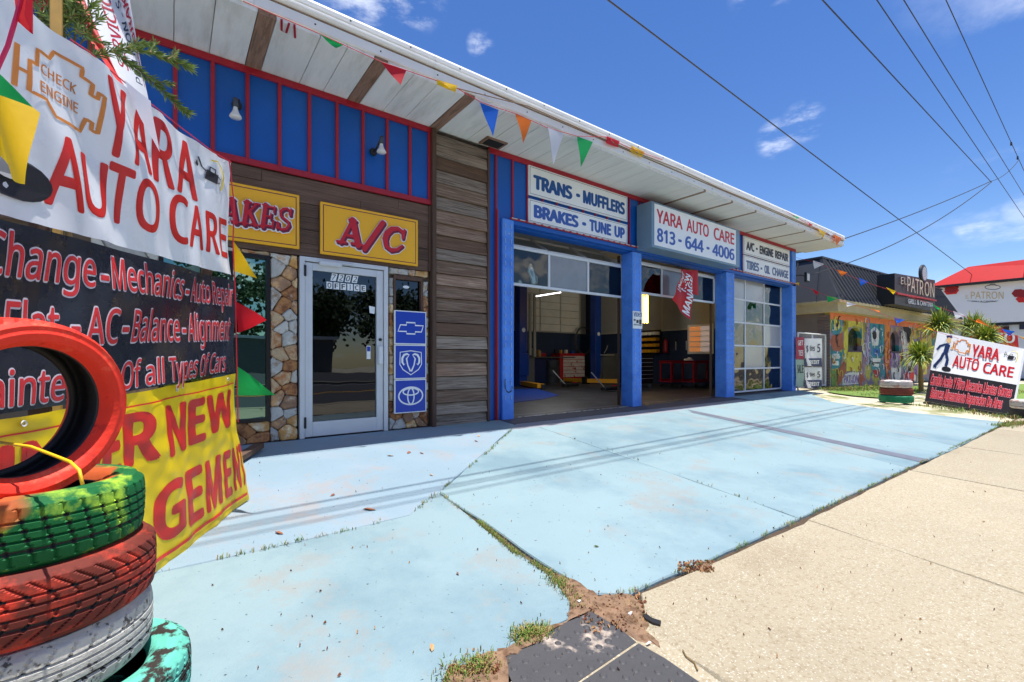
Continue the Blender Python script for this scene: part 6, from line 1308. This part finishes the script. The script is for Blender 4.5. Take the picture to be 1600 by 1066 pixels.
# fence with vinyl sheets between the buildings
YFN = -.04
fnc = thing('chain_fence', 'chain link gate between the shop and the mural building', 'fence', (15, YFN, 0)); fpt = lambda px, py, o=0: wy(px, py, YFN - o)
x0_, x1_ = 14.75, fpt(1285, 560).x + .25; zt2 = fpt(1285, 523).z
for x in (x0_, (x0_ + x1_) / 2, x1_): MB().tube([(x, YFN, 0), (x, YFN, zt2)], .025, 8).build('post', M_alud, fnc)
for z in (.08, zt2): MB().tube([(x0_, YFN, z), (x1_, YFN, z)], .02, 8).build('rail', M_alud, fnc)
mb = MB(); k = 0
while x0_ + k * .09 - zt2 < x1_:
    for s in (1, -1):
        xa_ = x0_ + k * .09 - (zt2 if s > 0 else 0); xb_ = xa_ + zt2; pa_ = [(xa_, .08), (xb_, zt2)] if s > 0 else [(xa_, zt2), (xb_, .08)]
        (ax1, az1), (bx1, bz1) = pa_
        if bx1 < x0_ or ax1 > x1_: continue
        if ax1 < x0_: tt = (x0_ - ax1) / (bx1 - ax1); ax1, az1 = x0_, az1 + (bz1 - az1) * tt
        if bx1 > x1_: tt = (x1_ - ax1) / (bx1 - ax1); bz1 = az1 + (bz1 - az1) * tt; bx1 = x1_
        mb.tube([(ax1, YFN, az1), (bx1, YFN, bz1)], .003, 3)
    k += 1
mb.build('mesh', M_alu, fnc, kind='stuff')
def sheet(x0, x1, y0, y1, m, name, label, txt, tm, k=.04):
    a, b, c, d = fpt(x0, y1, k), fpt(x1, y1, k), fpt(x1, y0, k), fpt(x0, y0, k); t = thing(name, label, 'banner', tuple(a)); Q = [a, b, c, d]
    cloth(Q, 12, 12, lambda u, v: .02 * math.sin(6 * u + 3 * v) * (1 - v * .6), 'cloth', m, t); mb = MB()
    for s, u0, u1, v0, v1 in txt: lettering(mb, s, u0, u1, v0, v1, lambda p, q_: bil(Q, p, q_) + Vector((0, -1, 0)) * (.02 * math.sin(6 * p + 3 * q_) * (1 - q_ * .6) + .006), .03, cut=.2)
    mb.build('lettering', tm, t); return t
sheet(1243, 1256, 527, 561, fabric('vinyl_pinkred', S(186, 50, 80), .2), 'fence_banner', 'crimson vinyl sheet on the fence beside the end post', [('GET', .3, .85, .62, .85), ('TIRES', .3, .9, .15, .4)], M_wwht, .05)
sheet(1243, 1256, 562, 604, fabric('vinyl_greenish', S(170, 196, 180), .2), 'fence_banner', 'pale green vinyl sheet low on the fence beside the end post', [('SALE', .2, .9, .5, .8)], M_navy, .05)
M_vn = fabric('vinyl_navy', S(44, 54, 96), .1)
for (y0, y1, lb) in ((529, 572, 'upper white vinyl price sheet with a navy band on the fence'), (574, 606, 'lower white vinyl price sheet with a navy foot on the fence')):
    t_ = sheet(1257, 1284, y0, y1, M_bw, 'fence_banner', lb, [('tires', .3, .6, .55, .75), ('5', .72, .88, .5, .8), ('$', .08, .2, .5, .75)], M_navy, .06)
    Q = [fpt(1257, y1, .075), fpt(1284, y1, .075), fpt(1284, y1 - 12, .075), fpt(1257, y1 - 12, .075)]; MB().add(Q, [(0, 1, 2, 3)]).build('navy_band', M_vn, t_); lettering(MB(), 'CREDIT', .15, .85, .25, .75, lambda p, q_: bil(Q, p, q_) + Vector((0, -.005, 0)), .03).build('lettering', M_wwht, t_)

# =================================================================== BUILDING WITH RED ROOF
t = thing('red_roof_building', 'pale building with bright red hipped parapet and a white restaurant sign panel', 'building', (35, -2, 0)); X2 = 35
w2 = lambda px, py, k=0: wx(px, py, X2 - k)
yl = w2(1463, 500).y; yr = -7.5; zs0 = w2(1463, 449).z; z_s = w2(1478, 508).z
M_pale = mat('pale_wall', S(206, 214, 222), .7, var=.06); M_redr = mat('roof_red', S(214, 30, 24), .45, var=.06)
B(X2, X2 + 9, yr, yl, -.1, zs0).build('wall', M_pale, t)
zt3 = w2(1530, 418).z
mb = MB(); mb.add([(X2 - .5, yr - 1, zs0), (X2 - .5, yl + .3, zs0), (X2 + 9.5, yl + .3, zs0), (X2 + 9.5, yr - 1, zs0), (X2 + .0, yr, zt3 + .25), (X2 + .0, yl - 1.3, zt3 + .1), (X2 + 8, yl - 1.3, zt3 + .1), (X2 + 8, yr, zt3 + .25)], [(0, 1, 5, 4), (1, 2, 6, 5), (2, 3, 7, 6), (3, 0, 4, 7), (4, 5, 6, 7), (3, 2, 1, 0)]); mb.build('roof', M_redr, t); recalc(t.children[-1])
B(X2 - .52, X2 - .45, yr, yl + .32, zs0 - .08, zs0 + .03).build('eave', M_black, t)
B(X2 - .2, X2 - .01, yr, yl, zs0 - .06 - .0, zs0 - .001).build('band', M_black, t)
B(X2 - .12, X2 - .001, yr, yl - .02, z_s, zs0 - .07).build('sign_panel', mat('panel_white', S(232, 234, 236), .5), t)
B(X2 - .14, X2 - .001, yr, yl, z_s - .14, z_s - .01).build('band', M_black, t)
def pyz(Q, m, nm, k=.13): MB().add([w2(x, y, k) for x, y in Q], [(0, 1, 2, 3)]).build(nm, m, t)
B(X2 - .10, X2 - .001, w2(1577, 500).y, w2(1533, 500).y, w2(1533, 540).z, z_s - .2).build('window', mat('shop_window', S(96, 40, 34), .25, var=.5, vscale=.6), t)
B(X2 - .12, X2 - .101, w2(1577, 500).y, w2(1533, 500).y, w2(1533, 518).z, w2(1533, 514).z).build('window_bar', M_black, t)
B(X2 - .1, X2 - .001, w2(1532, 500).y, w2(1503, 500).y, .3, z_s - .2).build('window', mat('shop_window2', S(60, 50, 46), .25, var=.4), t)
B(X2 - .1, X2 - .001, w2(1620, 500).y, w2(1593, 500).y, w2(1593, 515).z, w2(1593, 492).z).build('poster', M_navy, t)
MG = mat('letter_gold', S(206, 178, 110), .5); g2_ = lambda a, b: w2(a, b, .135)
lettering(MB(), 'EL', 1509, 1514, -467, -461, lambda a, b: w2(a, -b, .135), .0).build('lettering', MG, t); lettering(MB(), 'PATRON', 1517, 1568, -467, -456, lambda a, b: w2(a, -b, .135), .0).build('lettering', MG, t); lettering(MB(), 'GRILL & CANTINA', 1518, 1557, -472, -470, lambda a, b: w2(a, -b, .135), .02).build('lettering', M_navy, t)
mb = MB(); stroke2d(mb, ell(1551, 449, 12, 3.5, 24), .8, g2_, True); stroke2d(mb, [(1545, 447), (1548, 444), (1554, 444), (1557, 447)], .9, lambda a, b: w2(a, b, .138)); stroke2d(mb, [(1511, 470), (1540, 473), (1560, 470)], .5, g2_); mb.build('hat_emblem', M_navy, t)
for qx, qy in ((1486, 452), (1595, 462)):
    for k in range(7):
        a = w2(qx + random.uniform(-5, 6), qy + random.uniform(-5, 5), .14 + .004 * k); mb = MB(); mb.add([a + Vector((0, .22 * math.cos(q * 1.05), .22 * math.sin(q * 1.05))) for q in range(6)], [(5, 4, 3, 2, 1, 0)]); mb.build('printed_flower', M_redr if k % 2 else mat('flower_dark', S(150, 20, 24), .5), t)
# red shop sign low by the palms
p = wd(1547, 522, 20); t = thing('red_oval_sign', 'red round-topped sign with white letters behind the leaning sign', 'sign', (p.x, p.y, 0)); dS = lambda x, y, k=0: wd(x, y, 20 - k)
MB().prism([dS(x, y) for x, y in [(1560, 545), (1592, 545), (1590, 524)] + [(1547 + 28 * math.cos(R(a)), 525 - 17 * math.sin(R(a))) for a in range(10, 175, 15)] + [(1520, 545)]], FW * .15).build('board', M_redr, t); lettering(MB(), 'GO', 1552, 1586, -536, -520, lambda a, b: dS(a, -b, .02), .03).build('lettering', M_wwht, t)
a = dS(1547, 540); MB().tube([(a.x, a.y, -.1), a], .06, 8).build('pole', M_black, t)

# palms
M_palm = mat('palm_leaf', S(168, 174, 62), .55, var=.35, vscale=3); M_palmd = mat('palm_leaf_dark', S(104, 132, 56), .55, var=.3, vscale=3)
def palm(px, py, dep, r, label, n=44, leafl=1.0, dy_=0):
    c = wd(px, py, dep); t = thing('palm', label, 'palm', (c.x, c.y, gz(c.y)), 'short palms before the restaurant')
    MB().tube([(c.x + .1, c.y, gz(c.y)), (c.x + .04, c.y, c.z * .5), (c.x, c.y, c.z)], .07, 10, r2=.045).build('trunk', M_bark, t)
    for mi_, m in enumerate((M_palm, M_palmd)):
        mb = MB()
        for i in range(n * 5):
            az = random.uniform(0, 6.283); el = random.uniform(-.25, 1.45); L__ = r * random.uniform(.6, 1.15); c1 = c + Vector((random.gauss(0, .12), random.gauss(0, .12), random.gauss(0, .10))) * r
            d = Vector((math.cos(az) * math.cos(el), math.sin(az) * math.cos(el), math.sin(el))); sd_ = Vector((-math.sin(az), math.cos(az), random.uniform(-.4, .4))).normalized(); vs_ = []; K = 5
            for k in range(K + 1):
                q_ = k / K; p_ = c1 + d * q_ * L__ + Vector((0, 0, -.5 * q_ * q_ * L__ * math.cos(el))); w_ = .026 * r * math.sin(math.pi * min(1, q_ * .9 + .12)) + .002; vs_ += [p_ - sd_ * w_, p_ + sd_ * w_]
            mb.add(vs_, [(2 * k, 2 * k + 1, 2 * k + 3, 2 * k + 2) for k in range(K)])
        mb.build('crown', m, t)
palm(1468, 510, 17, .72, 'bushy yellow-green palm in front of the restaurant sign', 46); palm(1522, 512, 19, .72, 'darker palm between the restaurant and the red roofed building', 40)
palm(1438, 556, 14.5, .60, 'low drooping palm in front of the mural wall, left of the leaning sign', 44); palm(1540, 527, 17, .7, 'small clumped palm just behind the leaning sign', 40)

# =================================================================== OVERHEAD WIRES
M_wire = mat('wire', (.03, .03, .035), .6)
def wire(label, pts, r, name='power_line', g='overhead wires'):
    mb = MB(); mb.tube(pts, r, 6); o = mb.build(name, M_wire); tag(o, label, 'wire', g); return o
def sag(a, b, s, n=20): a, b = Vector(a), Vector(b); return [a.lerp(b, k / n) - Vector((0, 0, 4 * s * (k / n) * (1 - k / n))) for k in range(n + 1)]
def thru(p, q, Y, ex0=-14, ex1=60, s=.35):
    a = wy(*p, Y); b = wy(*q, Y); m = (b.z - a.z) / (b.x - a.x); 
    return [Vector((x, Y, a.z + m * (x - a.x))) for x in [ex0 + (ex1 - ex0) * k / 30 for k in range(31)]]
wire('thick lone wire crossing the whole sky from top centre to the red roof', thru((950, 0), (1520, 430), -.9, -14, 46), .014)
wire('wire reaching the top edge right of centre and ending at the cable joint', thru((1285, 0), (1549, 285), -2.75, -14, wy(1549, 283, -2.75).x), .012)
wire('leftmost of the two close wires running down to the right edge', thru((1370, 0), (1590, 325), -3.0, -14, 60), .010)
wire('rightmost of the two close wires running down to the right edge', thru((1412, 0), (1597, 300), -3.1, -14, 60), .010)
wire('thin wire near the top right corner carrying two insulators', thru((1478, 0), (1590, 245), -3.35, -14, 40), .010)
Jn = wy(1549, 283, -2.75)
wire('straight service wire from the roof corner to the cable joint', sag((15.36, -.9, 4.33), Jn, .08), .014)
wire('slack service cable sagging from the end post to the cable joint', sag((14.9, -.15, 3.35), Jn + Vector((.5, .05, .1)), .45), .014)
wire('short wire between the cable joint and the insulators', sag(Jn, wy(1592, 250, -3.3), .15), .010)
for i, (px, py) in enumerate(((1580, 225), (1590, 247))):
    p = wy(px, py, -3.35); MB().lathe([(.0001, -.07), (.03, -.06), (.02, -.03), (.035, 0), (.02, .03), (.03, .06), (.0001, .07)], 12, Matrix.Translation(p)).build('insulator', M_black); tag(bpy.data.objects['insulator' if i == 0 else 'insulator.001'], ['upper of the two small insulators on the thin wire', 'lower of the two small insulators on the thin wire'][i], 'insulator', 'line insulators')

# =================================================================== LITTER
M_lf = [mat('dead_leaf_brown', S(140, 88, 62), .8, var=.3), mat('dead_leaf_tan', S(190, 150, 104), .8, var=.3), mat('dead_leaf_green', S(176, 172, 80), .7, var=.2)]
def leafmesh(mb, p, s, a):
    d = Vector((math.cos(a), math.sin(a), 0)); n = Vector((-d.y, d.x, 0)); z = lambda q, h: Vector((q.x, q.y, gz(q.y) + h))
    p = Vector((p[0], p[1], 0)); mb.add([z(p - d * s, .004), z(p - d * s * .3 + n * s * .4, .012), z(p + d * s * .5 + n * s * .3, .016), z(p + d * s, .006), z(p + d * s * .4 - n * s * .35, .010), z(p - d * s * .4 - n * s * .38, .005), z(p, .003)], [(6, 3, 2), (6, 2, 1), (6, 1, 0), (6, 0, 5), (6, 5, 4), (6, 4, 3)])
LV = [(577, 797, .05, 0, 'big curled brown leaf alone in the middle of the lavender slab'), (436, 834, .035, 0, 'brown folded leaf just above the long joint near the yellow banner'), (744, 690, .03, 0, 'dark brown leaf nearest the wooden panel, right of the group'), (610, 713, .035, 1, 'tan leaf at the left of the small group before the door'), (639, 708, .04, 0, 'long brown leaf in the middle of the small group before the door'), (659, 709, .03, 0, 'rightmost brown leaf of the small group before the door'), (674, 743, .025, 1, 'small tan leaf between the door group and the joint'), (520, 775, .022, 0, 'dark leaf scrap left of the big curled leaf'), (675, 1014, .022, 1, 'tan leaf low on the big light blue slab'), (932, 855, .018, 2, 'yellow green leaf on the light blue slab past the mossy crack'), (715, 898, .014, 0, 'tiny brown leaf in the middle of the lower slab'), (748, 682, .03, 1, 'orange leaf flat near the wooden panel')]
for i, (px, py, s, c_, lb) in enumerate(LV):
    p = gp(px, py); mb = MB(); leafmesh(mb, (p.x, p.y), s, random.uniform(0, 3)); o = mb.build('fallen_leaf', M_lf[c_], loc=(p.x, p.y, gz(p.y))); tag(o, lb, 'leaf', 'dead leaves on the driveway')
mbs = [MB(), MB()]
for _ in range(150):
    px, py = random.uniform(300, 1560), random.uniform(640, 1060); p = gp(px, py)
    if p.y > -.5 or p.x > 13: continue
    leafmesh(mbs[random.randint(0, 1)], (p.x, p.y), random.uniform(.003, .008), random.uniform(0, 6))
for _ in range(500):
    px, py = random.choice([(random.uniform(900, 1010), random.uniform(925, 990)), (random.uniform(700, 780), 1055 - random.uniform(0, 12)), (random.uniform(1060, 1115), random.uniform(878, 895))]); p = gp(px, py); leafmesh(mbs[random.randint(0, 1)], (p.x, p.y), random.uniform(.004, .012), random.uniform(0, 6))
mbs[0].build('leaf_litter', M_lf[0], kind='stuff'); mbs[1].build('leaf_litter', M_lf[1], kind='stuff')
p = gp(1018, 970); t = MB(); 
q = [(1004, 963), (1012, 964), (1018, 969), (1033, 974), (1032, 980), (1020, 977), (1008, 970)]; P_ = [gp(*a) for a in q]; P_ = [Vector((a.x, a.y, gz(a.y) + .012)) for a in P_][::-1]
o = recalc(t.prism(P_, (0, 0, -.01)).build('rubber_scrap', M_black)); tag(o, 'broken black rubber scrap lying on the cream sidewalk slab', 'debris')
mb = MB()
for px, py in ((905, 943), (1013, 1009), (985, 962)): a = gp(px, py); mb.box(a.x - .008, a.x + .012, a.y - .004, a.y + .004, gz(a.y) + .008, gz(a.y) + .014, j=.003)
mb.build('paper_scraps', M_wwht, kind='stuff')
mb = MB(); a = [gp(*q) for q in ((1067, 1018), (1072, 1028), (1085, 1038), (1090, 1050))]; mb.tube([Vector((v.x, v.y, gz(v.y) + .006)) for v in a], .003, 5); o = mb.build('twig', M_bark); tag(o, 'thin bent twig on the sidewalk at the bottom edge', 'twig')

# =================================================================== ACROSS THE STREET (seen in the glass)
t = thing('low_white_building', 'low pale building across the street, mirrored in the office door', 'building', (4, -40, 0)); B(-14, 12, -46, -38, -.4, 2.6).build('wall', mat('far_wall', S(110, 112, 110), .8, var=.1), t); B(-14.4, 12.4, -46.4, -37.6, 2.6, 2.9).build('roof', M_fas, t)
B(-9, -5, -37.6, -37.5, 1.2, 2.4).build('sign_panel', M_redr, t)
B(-300, 300, -19.9, -19.4, -.6, -.33).build('far_kerb', M_side, kind='structure')
rnd = random.Random(5); M_far = mat('far_leaf', S(52, 74, 34), .7, var=.4, vscale=.6)
def tree(x, y, h, label):
    t = thing('broad_tree', label, 'tree', (x, y, -.4), 'trees across the street'); MB().tube([(x, y, -.4), (x + .2, y, h * .3), (x, y, h * .6)], .28, 8, r2=.12).build('trunk', M_bark, t); mb = MB(); cl_ = [Vector((x + rnd.gauss(0, h * .2), y + rnd.gauss(0, h * .2), h * rnd.uniform(.35, .9))) for _ in range(16)]
    for c in cl_:
        for _ in range(260):
            p = c + Vector((rnd.gauss(0, 1), rnd.gauss(0, 1), rnd.gauss(0, .8))) * h * .095; a = Vector((rnd.uniform(-1, 1), rnd.uniform(-1, 1), rnd.uniform(-1, 1))).normalized() * .28; b = a.cross(Vector((rnd.random(), 1, rnd.random()))).normalized() * .2; mb.add([p - a, p + b, p + a, p - b], [(0, 1, 2, 3)])
    mb.build('crown', M_far, t)
for i, (x, y, h_) in enumerate(((-34, -44, 9), (-27, -50, 11), (-19, -48, 8), (-11, -52, 10), (-3, -50, 9), (5, -52, 11), (14, -47, 9), (22, -50, 10), (32, -46, 9), (44, -50, 11), (58, -48, 10))): tree(x, y, h_, ['rounded', 'tall', 'low', 'wide', 'open crowned', 'tall dark', 'rounded dark', 'broad', 'short', 'tall far', 'last'][i] + ' tree across the street behind the viewer, mirrored in the glass')
